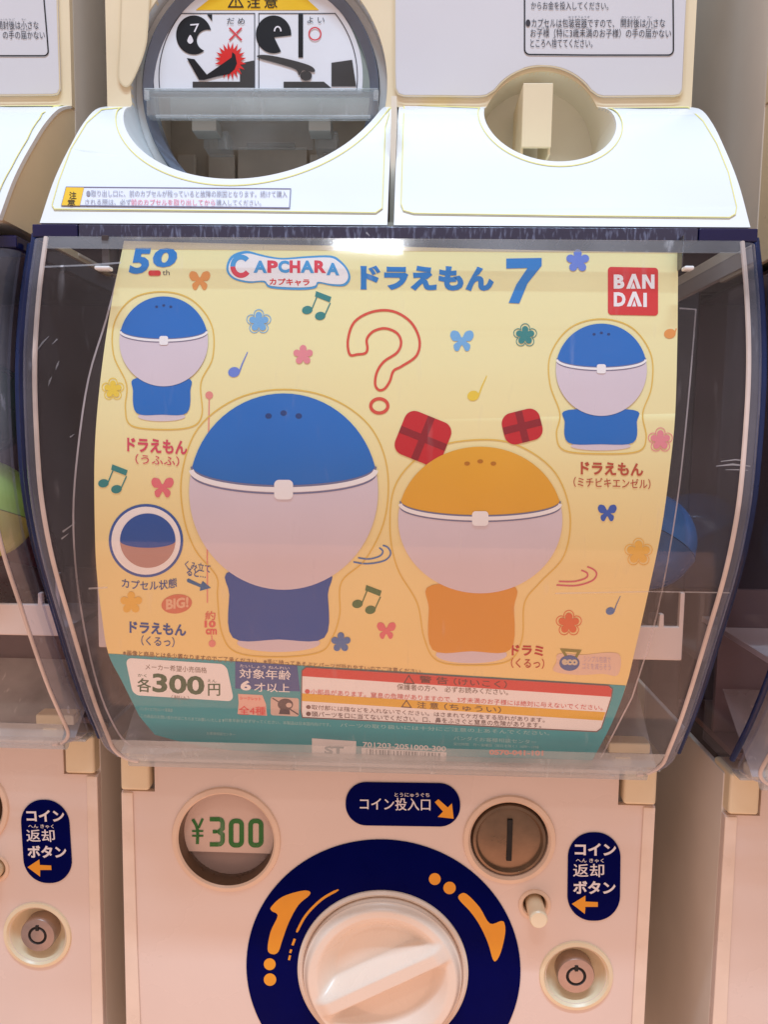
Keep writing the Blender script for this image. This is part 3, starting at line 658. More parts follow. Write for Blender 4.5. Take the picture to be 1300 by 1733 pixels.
    sheet('bottom_glare', [(-.138, ZB+.0008), (.138, ZB+.0008), (.1425, ZB+.010), (.1435, ZB+.016), (-.1435, ZB+.016), (-.1425, ZB+.010)], [], BOXP, .0004, clear('milky glare sheet', (1, 1, 1), .20, (.86, .88, .88), .3, .1, .1, .1), R, 0, off=.0012)  # milky sheet paints the floor reflection on the cover's thick bottom
    # top rail
    a = P(135, 390, .335)[0]
    for x0, x1, m in ((-.1525, a, NAVYP), (a+.0004, .128, RAILM), (.1284, .1525, NAVYP)):
        boxo('top_rail', x0, x1, .3325, .352, .0812, .0866, m, R, .0006)
    sheet('top_edge', [(-.1450, .0752), (.1450, .0752), (.1450, .0806), (-.1450, .0806)], [], BOXP, .0004, TOPH, R, 0, off=.0010)
    for px in (174, 1154):
        a = unproj([(px, 400), (px+6, 452)], BOXP)
        boxo('hook', a[0][0], a[1][0], a[0][1]-.0018, a[0][1]+.010, a[1][2], a[0][2], mat('smoked clear plastic', (70, 64, 66), .15, .6), R, .0004)
        boxo('hook_tip', a[0][0]-.0008, a[1][0]+.0026, a[1][1]-.0035, a[1][1]+.0010, a[1][2]-.0018, a[1][2]-.0002, mat('white hook tip', (240, 240, 240), .2), R, .0006)
    # interior
    boxo('rear_wall', -.1465, .1465, .500, .503, -.1725, .090, MARO, R, 0)
    boxo('inner_ceiling', -.1465, .1465, .3525, .4995, .0822, .0845, MARO, R, 0)
    boxo('inner_floor', -.1465, .1465, FY+.001, .4995, -.1725, -.169, MAUVE, R, 0)
    boxo('inner_wall', -.1465, .1465, FY+.030, FY+.033, -.1685, -.085, MAUVE, R, 0)
    for px0, py0, px1, py1 in ((1030, 1255, 1100, 1275), (1040, 1280, 1068, 1296), (214, 1262, 262, 1280)):
        p, q = P(px0, py0, .402), P(px1, py1, .402); boxo('floor_ledge', p[0], q[0], .401, .412, q[2], p[2], CREAM, R, .001)
    p, q, t1 = P(166, 1040, .377), P(1154, 1118, .377), P(1150, 1003, .377)
    tr = sheet('capsule_tray', [(p[0], q[2]), (q[0], q[2]), (q[0], t1[2]), (q[0]-.0022, t1[2]), (q[0]-.0022, p[2]), (q[0]-.0095, p[2]), (q[0]-.0098, p[2]+.0065), (q[0]-.0118, p[2]+.0065), (q[0]-.0122, p[2]), (p[0]+.002, p[2]), (p[0]+.002, t1[2]), (p[0], t1[2])], [], plane(.377), .003, TRAY, R, .0006, False)
    boxo('tray_floor', p[0], q[0], .3802, .47, q[2], q[2]+.003, TRAY, R, 0)
    # whitish scuffs on the clear cover, with painted glint and reflection lines
    hop = clear('milky hopper plastic', (.9, .9, .9), .45, (.80, .78, .74), .3, .2, .5, .3)
    bm = bmesh.new(); vs = [bm.verts.new(p) for p in ((-.144, .3975, -.1745), (.144, .3975, -.1745), (.144, .440, -.142), (-.144, .440, -.142))]; bm.faces.new(vs)
    from_bm('hopper_floor', bm, hop, R)
    sc = clear('scuff haze', (.9, .9, .92), .26, (.85, .85, .9), .1, .2, .4, .3)
    for q, wd in ((((83, 569), (72, 580), (62, 594)), 3), (((97, 574), (88, 583)), 3), (((100, 611), (97, 618), (94, 626)), 3.4), (((88, 637), (84, 645), (82, 653)), 3.4), (((118, 740), (126, 735)), 2.6), (((106, 900), (128, 884)), 3.4), (((104, 912), (116, 903)), 3), (((620, 386+8), (626, 392+8)), 3)):  # the last stroke paints the star glint near the rail
        decal('scuff_glint', [stroke(q, [.8, wd, .8][:len(q)] if len(q) == 3 else [wd, .8])], BOXP, .0006, sc, cv, kind='stuff')
    decal('scuff_glint', [stroke([(1212, 789), (1240, 786), (1270, 789)], [1, 3.4, 1]), stroke([(1220, 781), (1245, 778), (1262, 780)], [1, 2.2, 1]), stroke([(1228, 795), (1250, 795), (1266, 796)], [.8, 1.8, .8])], BOXP, .0006, sc, cv, kind='stuff')
    decal('scuff_glint', [stroke([(75, 452), (150, 449), (205, 445)], 3), stroke([(150, 996), (182, 994)], 3)], BOXP, .0006, sc, cv, kind='stuff')  # first stroke draws the edge of an inner flap
    decal('scuff_glint', [stroke([(940, 1004), (1100, 1001), (1235, 1003)], 2.2)], BOXP, .0006, sc, cv, kind='stuff')  # pale line painted for the edge of a reflection across the cover
    return R
def proj1(w):
    d = np.array(w)-np.array([CAMX, 0, 0]); k = d@_F; return 650+FPX*(d@_R)/k, 866.5-FPX*(d@_U)/k

def copy_tree(o, parent=None, skip=()):
    c = o.copy(); COL.objects.link(c); c.parent = parent
    for ch in list(o.children):
        if ch.name.split('.')[0] in skip: continue
        copy_tree(ch, c, skip)
    return c
U0 = make_upper('upper white capsule machine with a warning disc in its outlet, above the poster')
L0 = make_lower('middle lower capsule machine with a poster in its clear box and ivory knob')
GRP = 'capsule machines standing in rows'
OFFU, OFFL, OFFR = Vector((-.3225, .009, .004)), Vector((-.3215, .019, .0)), Vector((.3350, -.008, 0))
for src, off, lab, skip in ((U0, OFFU, 'upper capsule machine at the left edge, only its notice corner and white lip in view', ('warning_plate', 'flap_bar', 'flap_edge', 'flap_arm', 'flap_pin', 'flap_arm_tip', 'flap_plate', 'chamber_plate', 'chamber_latch', 'caution_strip', 'arch_rib')),
                            (U0, OFFR, 'upper capsule machine at the right edge, only its grey side wall in view', ('warning_plate', 'flap_bar', 'flap_edge', 'flap_arm', 'flap_pin', 'flap_arm_tip', 'flap_plate', 'chamber_plate', 'chamber_latch', 'caution_strip', 'notice_frame', 'lever', 'cup_wall', 'cup_back')),
                            (L0, OFFL, 'lower capsule machine at the left edge, with a navy coin return label beside its lock', ('knob', 'knob_base', 'navy_ring', 'coin_label', 'price_card', 'window_back', 'window_ring', 'window_glass', 'scuff_glint', 'hook', 'hook_tip')),
                            (L0, OFFR, 'lower capsule machine at the right edge, beside the lock, only its corner in view', ('knob', 'knob_base', 'navy_ring', 'coin_label', 'return_label', 'coin_entry', 'lock_dish', 'lock_barrel', 'return_button', 'price_card', 'window_back', 'window_ring', 'window_glass', 'scuff_glint', 'hook', 'hook_tip'))):
    c = copy_tree(src, None, skip); c.location = src.location+off; c['label'] = lab; c['group'] = GRP
U0['group'] = GRP; L0['group'] = GRP
# ================================================================ poster in the box
CARD = thing('display_card', (0, .36, -.17), 'yellow paper poster with red question mark and teal price strip inside the clear box', 'poster')
def D(name, gs, layer, m, parent=None, label=None): return decal(name, gs, CARDP, .0001+.00007*layer, m, parent or CARD, True, label)
OUTL = spl([(210, 408), (440, 414), (675, 418), (910, 424), (1148, 428)], False, 3)+spl([(1147, 560), (1143, 700), (1133, 800), (1119, 900), (1098, 1000), (1075, 1100), (1060, 1160), (1035, 1225), (1000, 1291)], False, 4)+spl([(900, 1291), (700, 1287), (520, 1280), (397, 1270), (324, 1259), (262, 1243)], False, 3)+spl([(236, 1212), (205, 1150), (183, 1105), (172, 1040), (163, 960), (160, 870), (160, 770), (166, 680), (178, 580), (193, 490)], False, 4)
pm = mat('poster paper', (248, 232, 158), .38, .35, .02, 30); nt = pm.node_tree
# the paper colour runs from pale yellow at the top to apricot lower down
tc = nt.nodes.new('ShaderNodeTexCoord'); sx = nt.nodes.new('ShaderNodeSeparateXYZ'); mr = nt.nodes.new('ShaderNodeMapRange'); mx = nt.nodes.new('ShaderNodeMix'); mx.data_type = 'RGBA'
nt.links.new(tc.outputs['Object'], sx.inputs[0]); nt.links.new(sx.outputs['Z'], mr.inputs[0])
mr.inputs[1].default_value = .06; mr.inputs[2].default_value = .20; mx.inputs[6].default_value = srgb(254, 224, 150); mx.inputs[7].default_value = srgb(252, 244, 184)
nt.links.new(mr.outputs[0], mx.inputs[0]); nt.links.new(mx.outputs[2], nt.nodes['Principled BSDF'].inputs['Base Color'])
paper = decal('paper_sheet', [g_poly(OUTL)], CARDP, 0, pm, CARD, thick=.0003)
teal = ink('teal print', (66, 168, 180)); tl = D('price_strip', [g_poly([(1059.5, 1160)]+[p for p in OUTL if p[1] > 1108+.0616*(p[0]-184)]+[(183.5, 1106)])], 1, teal)
BLUE = ink('title blue print', (28, 132, 212)); LBL = ink('light blue print', (120, 184, 236)); RED = ink('print red', (226, 52, 52)); WHT = ink('print white', (252, 250, 250)); TEA2 = ink('note teal print', (44, 138, 138))
PNK = ink('print pink', (240, 146, 156)); HOLE = ink('vent hole print', (8, 62, 128)); YEL = ink('print yellow', (246, 214, 70)); OR2 = ink('print orange', (240, 160, 84)); PERI = ink('print periwinkle', (110, 140, 226)); DBL = ink('print dark blue', (26, 84, 160)); PRED = ink('caption rose', (222, 76, 100)); BRN = ink('caption brown', (196, 84, 56)); HALO = ink('outline ochre', (238, 200, 92)); PALE = ink('figure pale lilac', (226, 214, 224)); FBL = ink('figure blue', (8, 114, 204)); FYL = ink('figure yellow', (240, 178, 50)); FRD = ink('figure red', (206, 28, 42)); INK2 = ink('small print grey', (96, 84, 84))
# header
D('anniversary_mark', [g_text('5', 226, 420, 258, 464, 0, .045, -.2), g_text('0', 262, 420, 303, 453, 0, .045, -.2)], 1, BLUE)
D('anniversary_mark', [g_text('th', 275, 457, 287, 466)], 1, INK2, label='small letters th')
D('anniversary_mark', [g_poly(rrect(251, 458, 272, 467, 4))], 2, RED, label='small red tab')
cl = spl([(383, 456), (391, 434), (415, 425), (438, 430), (455, 434), (480, 437), (520, 434), (560, 433), (576, 441), (589, 456), (593, 472), (584, 484), (562, 484), (540, 480), (534, 488), (508, 491), (458, 488), (446, 478), (420, 479), (394, 472)], True, 4)
ce = Vector((488, 459)); D('logo_cloud', [g_poly(cl)], 1, BLUE if 0 else ink('logo blue print', (70, 164, 226))); D('logo_cloud', [g_poly([(ce.x+(x-ce.x)*.965, ce.y+(y-ce.y)*.87) for x, y in cl])], 2, WHT)
cC = lambda a0, a1: stroke(arc(408, 451, 14, 15.5, a0, a1, 16), 8.5)
D('logo_lettering', [cC(-182, -42)], 3, ink('logo blue print', (70, 164, 226))); D('logo_lettering', [cC(178, 38)], 3, ink('logo red print', (232, 66, 88)))
x = 428
for ch, w, c in (('A', 25, 'b'), ('P', 20, 'r'), ('C', 21, 'b'), ('H', 20, 'r'), ('A', 25, 'b'), ('R', 22, 'r'), ('A', 24, 'b')):
    y = 441+(4 if ch == 'A' and x > 540 else 0); D('logo_lettering', [g_text(ch, x+1, y, x+w-1, y+21, .03, .05)], 3, ink('logo blue print', (70, 164, 226)) if c == 'b' else ink('logo red print', (232, 66, 88))); x += w-1.6
D('logo_lettering', [g_text('カプキャラ', 456, 471, 524, 483, .02, .03)], 3, RED)
D('title_lettering', [g_text('ドラえもん', 610, 449, 836, 491, .012, .058)], 1, BLUE)
D('title_number', [g_poly([(857, 438), (917, 437), (917, 450), (893, 480), (879, 514), (861, 513), (874, 482), (893, 454), (857, 455)])], 1, BLUE)
bd = D('brand_mark', [g_poly(rrect(1029, 452, 1114, 533, 6, .02, shear=-.0))], 1, ink('brand red print', (226, 54, 56)))
def S(p, w=6.2, c=False): return stroke(p, w, c)
def letA(x, y, w, h): return S([(x+1, y+h), (x+w/2, y+3), (x+w-1, y+h)], 6)
D('brand_lettering', [g_text('B', 1039, 465, 1057, 489, 0, .05), g_poly([(1060, 489), (1070, 464), (1076, 464), (1085, 489), (1078.5, 489), (1073, 472), (1067, 489)]), g_poly([(1068, 489), (1072, 478), (1076, 489)]), g_poly([(1087, 489), (1087, 465), (1094, 465), (1102, 480), (1102, 465), (1108, 465), (1108, 489), (1102, 489), (1093, 474), (1093, 489)]),
      g_text('D', 1039, 495, 1059, 519, 0, .05), g_poly([(1061, 519), (1071, 494), (1077, 494), (1087, 519), (1080, 519), (1074, 502), (1068, 519)]), g_poly([(1070, 519), (1074, 508), (1077, 519)]), g_poly([(1089, 496), (1095, 496), (1095, 520), (1089, 520)])], 2, WHT, bd)
# question mark
for pts in ([(592, 600), (589, 575), (600, 545), (630, 528), (665, 527), (695, 545), (710, 575), (705, 602), (680, 620), (666, 628), (660, 645), (651, 658), (641, 660), (635, 650), (638, 630), (650, 612), (672, 597), (679, 580), (672, 564), (652, 556), (632, 561), (621, 574), (622, 590), (618, 598), (605, 600)],):
    D('question_mark', [stroke(spl(pts, True, 5), 4.2, True)], 1, ink('question red print', (226, 84, 66)))
D('question_mark', [g_ring(642, 687, 14.5, 12, 5.5)], 1, ink('question red print', (226, 84, 66)), label='dot of the question mark')
# scattered motifs
def flower(x, y, r, m, halo=None):
    o = D('flower', [g_star(x, y, r, 5, -90, .5)], 2, m)
    if halo: D('flower_outline', [stroke([(x+(r+4)*(.62+.38*abs(math.cos(2.5*a))**.7)*math.cos(a-math.pi/2), y+(r+4)*(.62+.38*abs(math.cos(2.5*a))**.7)*math.sin(a-math.pi/2)) for a in [2*math.pi*i/50 for i in range(50)]], 1.3, True)], 1, m, o)
for x, y, r, m, h in ((438, 545, 17, LBL, 1), (513, 601, 17, PNK, 0), (978, 442, 20, PERI, 0), (889, 568, 16, TEA2, 1), (191, 659, 15, YEL, 1), (1118, 745, 17, PNK, 1), (1081, 935, 20, ink('soft yellow print', (246, 196, 84)), 1), (963, 1055, 18, ink('deep orange print', (232, 112, 56)), 1), (222, 1020, 19, ink('soft yellow print', (246, 196, 84)), 0), (577, 1087, 17, ink('steel blue print', (82, 124, 186)), 0)):
    flower(x, y, r, m, h)
def butter(x, y, s, m, r=0):
    gs = []
    for dx, dy, rx, ry in ((-.55, -.4, .5, .42), (.55, -.4, .5, .42), (-.36, .42, .34, .4), (.36, .42, .34, .4)): gs.append(g_ell(x+dx*s, y+dy*s, rx*s, ry*s, 20, 20 if dx*dy > 0 else -20))
    D('butterfly', [gs[0]], 2, m); D('butterfly', [gs[1]], 2, m) if 0 else None
    bfly.append(merge(gs)); return gs
bfly = []
def butterfly(x, y, s, m):
    pts = [(0, -.25), (.3, -.75), (.8, -.85), (1.0, -.45), (.75, 0), (.35, .05), (.7, .35), (.6, .8), (.3, .85), (0, .35), (-.3, .85), (-.6, .8), (-.7, .35), (-.35, .05), (-.75, 0), (-1.0, -.45), (-.8, -.85), (-.3, -.75)]
    D('butterfly', [g_poly(spl([(x+a*s, y+b*s) for a, b in pts], True, 3))], 1, m)
for x, y, s, m in ((338, 475, 18, OR2), (782, 577, 20, LBL), (275, 825, 19, ink('rose print', (238, 120, 128))), (1028, 868, 16, ink('cobalt print', (58, 100, 196))), (654, 1067, 16, ink('rose print', (238, 120, 128)))): butterfly(x, y, s, m)
def note1(x, y, m, s=1.): D('music_note', [g_ell(x, y, 10*s, 8.5*s, 24, -15), stroke([(x+8.5*s, y+1), (x+14*s, y-14*s), (x+23*s, y-34*s)], [2.6*s, 2.2*s, 1.4*s])], 1, m)
def note2(x, y, m, s=1.): D('music_note', [g_ell(x, y, 9*s, 7*s, 24, -10), g_ell(x+22*s, y+10*s, 9*s, 7*s, 24, -10), stroke([(x+8*s, y-2), (x+17*s, y-24*s)], 2*s), stroke([(x+30*s, y+8), (x+39*s, y-12*s)], 2*s), g_poly([(x+15*s, y-32*s), (x+41*s, y-22*s), (x+38*s, y-13*s), (x+13*s, y-23*s)])], 1, m)
note1(396, 630, PERI); note1(801, 670, YEL); note1(1037-14+10, 1034, ink('steel blue print', (82, 124, 186)), .75)
D('music_note', [g_ell(1134, 565, 10, 8, 24, -10), stroke([(1142, 565), (1145, 556)], 2)], 1, OR2)
note2(520, 525, TEA2); note2(175, 818, TEA2); note2(605, 1022, ink('moss green print', (84, 122, 74)))
# plain two tone capsules stand where the poster pictures its toys
def halo(pts, w=2.2): D('outline', [stroke(spl(pts, True, 6), w, True)], 1, HALO)
AMB = ink('stand amber print', (232, 160, 48))
def toy(cx, cy, rx, ry, top, sx0, sx1, sy0, sy1, stand, lab, seam=.12):
    z = cy-ry*.22
    b = D('toy_capsule', [g_ell(cx, cy, rx, ry, 72)], 3, top, label=lab)
    k = math.asin(max(-1, min(1, (z-cy)/ry))); xr = rx*math.cos(k)
    low = [(cx+rx*math.cos(k+(math.pi-2*k)*i/48), cy+ry*math.sin(k+(math.pi-2*k)*i/48)) for i in range(49)]
    sm_ = [(cx-xr*math.cos(math.pi*i/30), z+ry*.20*math.sin(math.pi*i/30)) for i in range(31)]
    D('lower_half', [g_poly([(p[0]*1.0, p[1]) for p in low[::1]]+sm_[1:-1])], 4, PALE, b)
    D('seam', [stroke([(p[0], p[1]-ry*.035) for p in sm_], max(1.4, ry*.022))], 5, ink('seam shade print', (120, 124, 160)), b)
    D('seam', [stroke(sm_, max(1.6, ry*.05))], 6, WHT, b)
    D('seam', [stroke([(p[0], p[1]+ry*.04) for p in sm_], max(1.2, ry*.016))], 5, ink('seam shade print', (120, 124, 160)), b)
    D('latch', [g_poly(rrect(cx-rx*.10, z+ry*.10, cx+rx*.10, z+ry*.30, ry*.05))], 7, WHT, b)
    vm = HOLE if stand is not AMB else ink('amber hole print', (190, 120, 20))
    for k in (-1, 0, 1): D('vent_hole', [g_ell(cx+k*rx*.16, cy-ry*.80+abs(k)*ry*.03, rx*.035, ry*.028, 20)], 4, vm, b)
    st = D('toy_stand', [g_poly(spl([(sx0+4, sy0), (sx0-2, sy0+(sy1-sy0)*.35), (sx0+4, sy1-3), ((sx0+sx1)/2, sy1), (sx1-4, sy1-3), (sx1+2, sy0+(sy1-sy0)*.35), (sx1-4, sy0)], True, 5))], 2, stand)
    D('stand_foot', [g_ell((sx0+sx1)/2, sy1+(sy1-sy0)*.05, (sx1-sx0)*.43, (sy1-sy0)*.13)], 1, PALE, st)
toy(480, 832, 160, 166, FBL, 390, 553, 965, 1082, ink('stand navy print', (14, 84, 172)), 'large blue and pale capsule print')
toy(813, 880, 139, 124, FYL, 728, 868, 990, 1102, AMB, 'yellow and pale capsule print')
toy(277, 578, 75, 76, FBL, 227, 320, 640, 702, FBL, 'upper left blue capsule print')
toy(1018, 626, 77, 78, FBL, 958, 1076, 694, 752, FBL, 'upper right blue capsule print')
halo([(480, 659), (560, 674), (625, 720), (655, 790), (652, 875), (620, 945), (578, 985), (575, 1040), (562, 1080), (540, 1104), (470, 1112), (400, 1104), (375, 1070), (368, 1010), (366, 975), (330, 930), (310, 870), (308, 800), (335, 725), (400, 675)])
halo([(813, 744), (880, 755), (940, 800), (965, 870), (955, 940), (915, 985), (888, 1020), (884, 1080), (862, 1118), (798, 1126), (740, 1118), (718, 1080), (706, 1020), (672, 960), (660, 890), (672, 815), (730, 760)])
halo([(277, 494), (325, 508), (358, 550), (360, 605), (340, 648), (342, 700), (325, 722), (275, 727), (222, 720), (212, 690), (214, 650), (192, 600), (194, 545), (225, 505)])
halo([(1018, 540), (1070, 555), (1102, 600), (1103, 655), (1088, 700), (1094, 740), (1080, 764), (1015, 768), (955, 762), (942, 735), (948, 700), (931, 650), (932, 600), (965, 555)])
def block(cx, cy, w, h, rot):
    c, s = math.cos(math.radians(rot)), math.sin(math.radians(rot)); P2 = [(cx+c*(x)-s*y, cy+s*x+c*y) for x, y in rrect(-w/2, -h/2, w/2, h/2, 18)]
    b = D('red_block', [g_poly(P2)], 2, FRD); D('block_band', [g_poly([(cx+c*x-s*y, cy+s*x+c*y) for x, y in ((-w/2, -6), (w/2, -6), (w/2, 6), (-w/2, 6))])], 3, ink('gift ribbon print', (150, 20, 38)), b); D('block_band', [g_poly([(cx+c*x-s*y, cy+s*x+c*y) for x, y in ((-6, -h/2), (6, -h/2), (6, -6), (-6, -6))]), g_poly([(cx+c*x-s*y, cy+s*x+c*y) for x, y in ((-6, 6), (6, 6), (6, h/2), (-6, h/2))])], 3, ink('gift ribbon print', (150, 20, 38)), b)
block(716, 742, 84, 78, 22); block(884, 722, 66, 54, -14)
# capsule inset
D('inset_ring', [g_ell(247, 915, 63, 62)], 1, ink('ring blue print', (52, 96, 176))); D('inset_ring', [g_ell(247, 915, 58.5, 57.5)], 2, WHT)
D('inset_capsule', [g_ell(250, 915, 47, 46)], 3, ink('inset brown rose print', (196, 150, 142)))
D('inset_capsule', [g_poly(arc(250, 915, 47, 46, 180, 360, 30)+arc(250, 915, 47, 12, 0, 180, 24)[1:-1])], 4, ink('stand navy print', (14, 84, 172)), label='blue upper half')
def arcwarp(cx, cy, r0):
    def f(X, Y):
        a = (X-cx)/r0; rr = r0+(Y-cy-r0); return cx+rr*np.sin(a), cy+rr*np.cos(a)
    return f
D('inset_caption', [g_text('カプセル状態', 206, 974, 299, 990, 0, .03, extra=lambda X, Y: (X, Y+(-((X-252)/60)**2*9+9)))], 1, ink('caption blue', (40, 86, 164)))
D('inset_caption', [g_text('くみ立て', 313, 948, 356, 962, .18, .02), g_text('ると…', 316, 961, 348, 974, .15, .02)], 1, ink('caption blue', (60, 100, 176)))
D('arrow', [g_poly([(316, 981), (319, 979), (340, 989), (343, 983), (357, 995), (338, 1000), (339, 994), (317, 985)])], 1, ink('arrow blue print', (40, 110, 170)))
bg_ = D('big_badge', [g_ell(299, 1022, 26, 16, 40, -8)], 1, ink('badge salmon print', (224, 128, 98))); D('lettering', [g_text('BIG!', 281, 1014, 319, 1032, -.12, .04)], 2, ink('badge pale print', (244, 196, 160)), bg_)
# captions
for x0, y0, x1, y1, a, b, m, sl in ((215, 740, 317, 764, 'ドラえもん', '（うふふ）', PRED, .06), (983, 781, 1089, 803, 'ドラえもん', '（ミチビキエンゼル）', BRN, .03), (219, 1051, 315, 1071, 'ドラえもん', '（くるっ）', ink('caption blue', (40, 86, 164)), .06), (866, 1091, 920, 1109, 'ドラミ', '（くるっ）', ink('caption red', (196, 48, 40)), .03)):
    cx = (x0+x1)/2; w = {'（うふふ）': 74, '（ミチビキエンゼル）': 130, '（くるっ）': 56}[b]
    D('caption', [g_text(a, x0, y0, x1, y1, sl, .035), g_text(b, cx-w/2, y1+4, cx+w/2, y1+21, sl, .018)], 1, m)
# height scale
hs = ink('scale pink print', (240, 150, 140))
D('height_scale', [g_ell(354, 669, 6.5), stroke([(354, 676), (352.5, 760)], 2), stroke([(350.5, 900), (351, 1020)], 2), stroke([(358, 1075), (359, 1084)], 2), g_ell(359, 1089, 6)], 1, hs)
D('height_scale', [g_text('約', 347, 1034, 364, 1049, 0, .04), g_text('10', 346, 1050, 365, 1062, 0, .05), g_text('cm', 348, 1064, 367, 1074, 0, .04)], 1, ink('scale rose print', (236, 116, 104)))
# swing marks
D('swing_mark', [stroke(spl([(598, 951), (622, 954), (650, 949), (661, 938), (657, 927), (648, 923)], False), 2.6), stroke(spl([(606, 944), (625, 946), (643, 941), (648, 933), (642, 927)], False), 2.6)], 1, ink('swing blue print', (70, 122, 190)))
D('swing_mark', [stroke(spl([(942, 990), (975, 991), (1002, 983), (1010, 972), (1005, 964), (994, 959)], False), 2.6), stroke(spl([(946, 984), (972, 984), (992, 978), (994, 970), (984, 965)], False), 2.6)], 1, ink('swing rose print', (222, 100, 118)))
# eco mark
D('eco_leaflet', [g_poly(spl([(946, 1106), (985, 1108), (1030, 1104), (1050, 1110), (1046, 1142), (1020, 1140), (980, 1142), (938, 1136), (942, 1120)], True, 4))], 1, ink('eco pale print', (240, 208, 186)))
D('eco_leaflet', [g_text('シンプル包装で', 988, 1109, 1034, 1120, .05), g_text('ゴミを減らそう', 986, 1121, 1034, 1132, .05)], 2, ink('eco lilac print', (196, 176, 200)))
D('eco_ribbon', [stroke([(952, 1100), (962, 1116), (972, 1117), (981, 1102)], 4.4, True)], 3, ink('eco olive print', (146, 140, 60)))
ec = D('eco_badge', [g_ell(964, 1122, 17, 13)], 4, ink('eco blue print', (84, 110, 168))); D('lettering', [g_text('eco', 951, 1115, 978, 1125, .03, .06)], 5, ink('eco cream print', (220, 206, 180)), ec)
# small print above the strip
D('small_print', [g_text('※画像と商品とは多少異なりますのでご了承ください。', 208, 1100, 438, 1109, .066, .02), g_text('※手に持ってあそぶとパーツが外れやすいのでご注意ください。', 446, 1115, 716, 1123, .066, .02)], 1, ink('small print brown', (150, 110, 84)))
# price strip content (a few degrees of slope)
pb = D('price_box', [g_poly(rrect(212, 1113, 383, 1176, 11, .063, 6, shear=.21))], 2, WHT)
grn = ink('price green print', (70, 104, 76)); gr2 = ink('strip grey print', (140, 120, 110))
D('price_lettering', [g_text('各', 232, 1147, 255, 1170, .063, .04), g_text('300', 258, 1139, 346, 1171, .063, .03), g_text('円', 352, 1157, 372, 1177, .0, .04), g_text('かく', 233, 1140, 248, 1145, .06), g_text('えん', 351, 1149, 366, 1154, .06)], 3, grn, pb)
D('price_lettering', [g_text('メーカー希望小売価格', 246, 1123, 350, 1133, .06, .01), g_text('（税込）', 290, 1176, 320, 1183, .06)], 3, gr2, pb)
ab = D('age_box', [g_poly([(398, 1119), (503, 1126), (508, 1170), (398, 1165)])], 2, ink('age box blue', (70, 96, 160)))
D('age_lettering', [g_text('対象年齢', 405, 1131, 492, 1147, .04, .04), g_text('6', 407, 1151, 425, 1168, .03, .045), g_text('才以上', 430, 1155, 490, 1170, .03, .035), g_text('たいしょう ねんれい', 406, 1124, 490, 1129, .05)], 3, WHT, ab)
kb = D('kinds_box', [g_poly([(403, 1174), (444, 1176), (450, 1191), (452, 1211), (402, 1208), (404, 1190)])], 2, ink('kinds pale pink', (244, 196, 180)))
D('kinds_lettering', [g_text('全4種', 404, 1194, 449, 1209, .03, .06), g_text('シークレット', 406, 1178, 442, 1184, .05, .03)], 3, ink('kinds coral', (240, 104, 100)), kb)
mb = D('mouth_warning', [g_poly(rrect(458, 1179, 506, 1210, 4, .05, 4))], 2, ink('mouth box pale', (222, 196, 184)))
D('mouth_pictogram', [g_ell(483, 1192, 13, 10), g_poly([(474, 1200), (490, 1201), (491, 1209), (472, 1208)]), stroke([(461, 1181), (505, 1209)], 2)], 3, ink('faded black print', (96, 80, 84)), mb)
D('mouth_pictogram', [g_ell(489, 1193, 5, 4)], 4, ink('mouth box pale', (222, 196, 184)), mb)
wl = lambda x: .0505*(x-512)
wb = D('warning_box', [g_poly([(518, 1129), (1030, 1160), (1037, 1166), (1035, 1180), (1018, 1232), (1010, 1238), (512, 1214), (510, 1205), (511, 1135)])], 2, WHT)
D('warning_border', [stroke([(518, 1129), (1030, 1160), (1037, 1166), (1035, 1180), (1018, 1232), (1010, 1238), (512, 1214), (510, 1205), (511, 1135)], 1.6, True)], 4, ink('border brown print', (130, 90, 90)), wb)
D('warning_band', [g_poly([(518, 1130), (1030, 1161), (1036, 1167), (1034, 1179), (511, 1144), (512, 1135)])], 3, ink('warning red print', (222, 74, 66)), wb)
D('caution_band', [g_poly([(511, 1173), (1025, 1205), (1020, 1219), (511, 1186)])], 3, ink('warning yellow print', (240, 190, 60)), wb)
dk2 = ink('warning dark print', (96, 64, 60))
D('warning_lettering', [g_text('警 告', 710, 1143, 758, 1155, .06, .03), g_text('（けいこく）', 768, 1147, 858, 1159, .06, .02), stroke([(684, 1156), (692, 1143), (701, 1157)], 1.6, True), g_text('注 意', 706, 1187, 742, 1198, .06, .02), g_text('（ちゅうい）', 752, 1190, 848, 1201, .06, .02), stroke([(680, 1196), (688, 1185), (696, 1197)], 1.6, True)], 4, dk2, wb)
D('warning_lettering', [g_text('保護者の方へ　必ずお読みください。', 672, 1157, 860, 1167, .05, .0)], 4, gr2, wb)
D('warning_lettering', [g_text('●小部品があります。窒息の危険がありますので、3才未満のお子様には絶対に与えないでください。', 516, 1165, 1020, 1174, .056, .0)], 4, ink('warning rose print', (222, 96, 96)), wb)
D('warning_lettering', [g_text('●取付部には指などを入れないでください。はさまれてケガをする恐れがあります。', 518, 1192, 922, 1200, .056, .0), g_text('●頭パーツを口に当てないでください。口、鼻をふさぐと窒息の危険があります。', 518, 1203, 916, 1212, .05, .0)], 4, ink('warning grey print', (126, 96, 92)), wb)
tw = ink('pale teal lettering', (170, 214, 214))
D('maker_print', [g_text('バンダイカプセルトイ事業部', 236, 1196, 292, 1202, .05), g_text('この商品のお問い合わせはこちらまでお願いいたします', 238, 1208, 380, 1214, .06), g_text('※対象年齢を必ず守ってください。本製品は日本国内向けです。', 376, 1215, 560, 1221, .045), g_text('パーツの取り扱いには十分にご注意の上あそんでください。', 576, 1223, 930, 1230, .04), g_text('お客様相談センター', 350, 1238, 398, 1243, .04), g_text('バンダイお客様相談センター', 768, 1245, 908, 1252, .05), g_text('受付時間　月～金曜日（祝日を除く）10時～17時', 768, 1256, 912, 1261, .04)], 2, tw, tl)
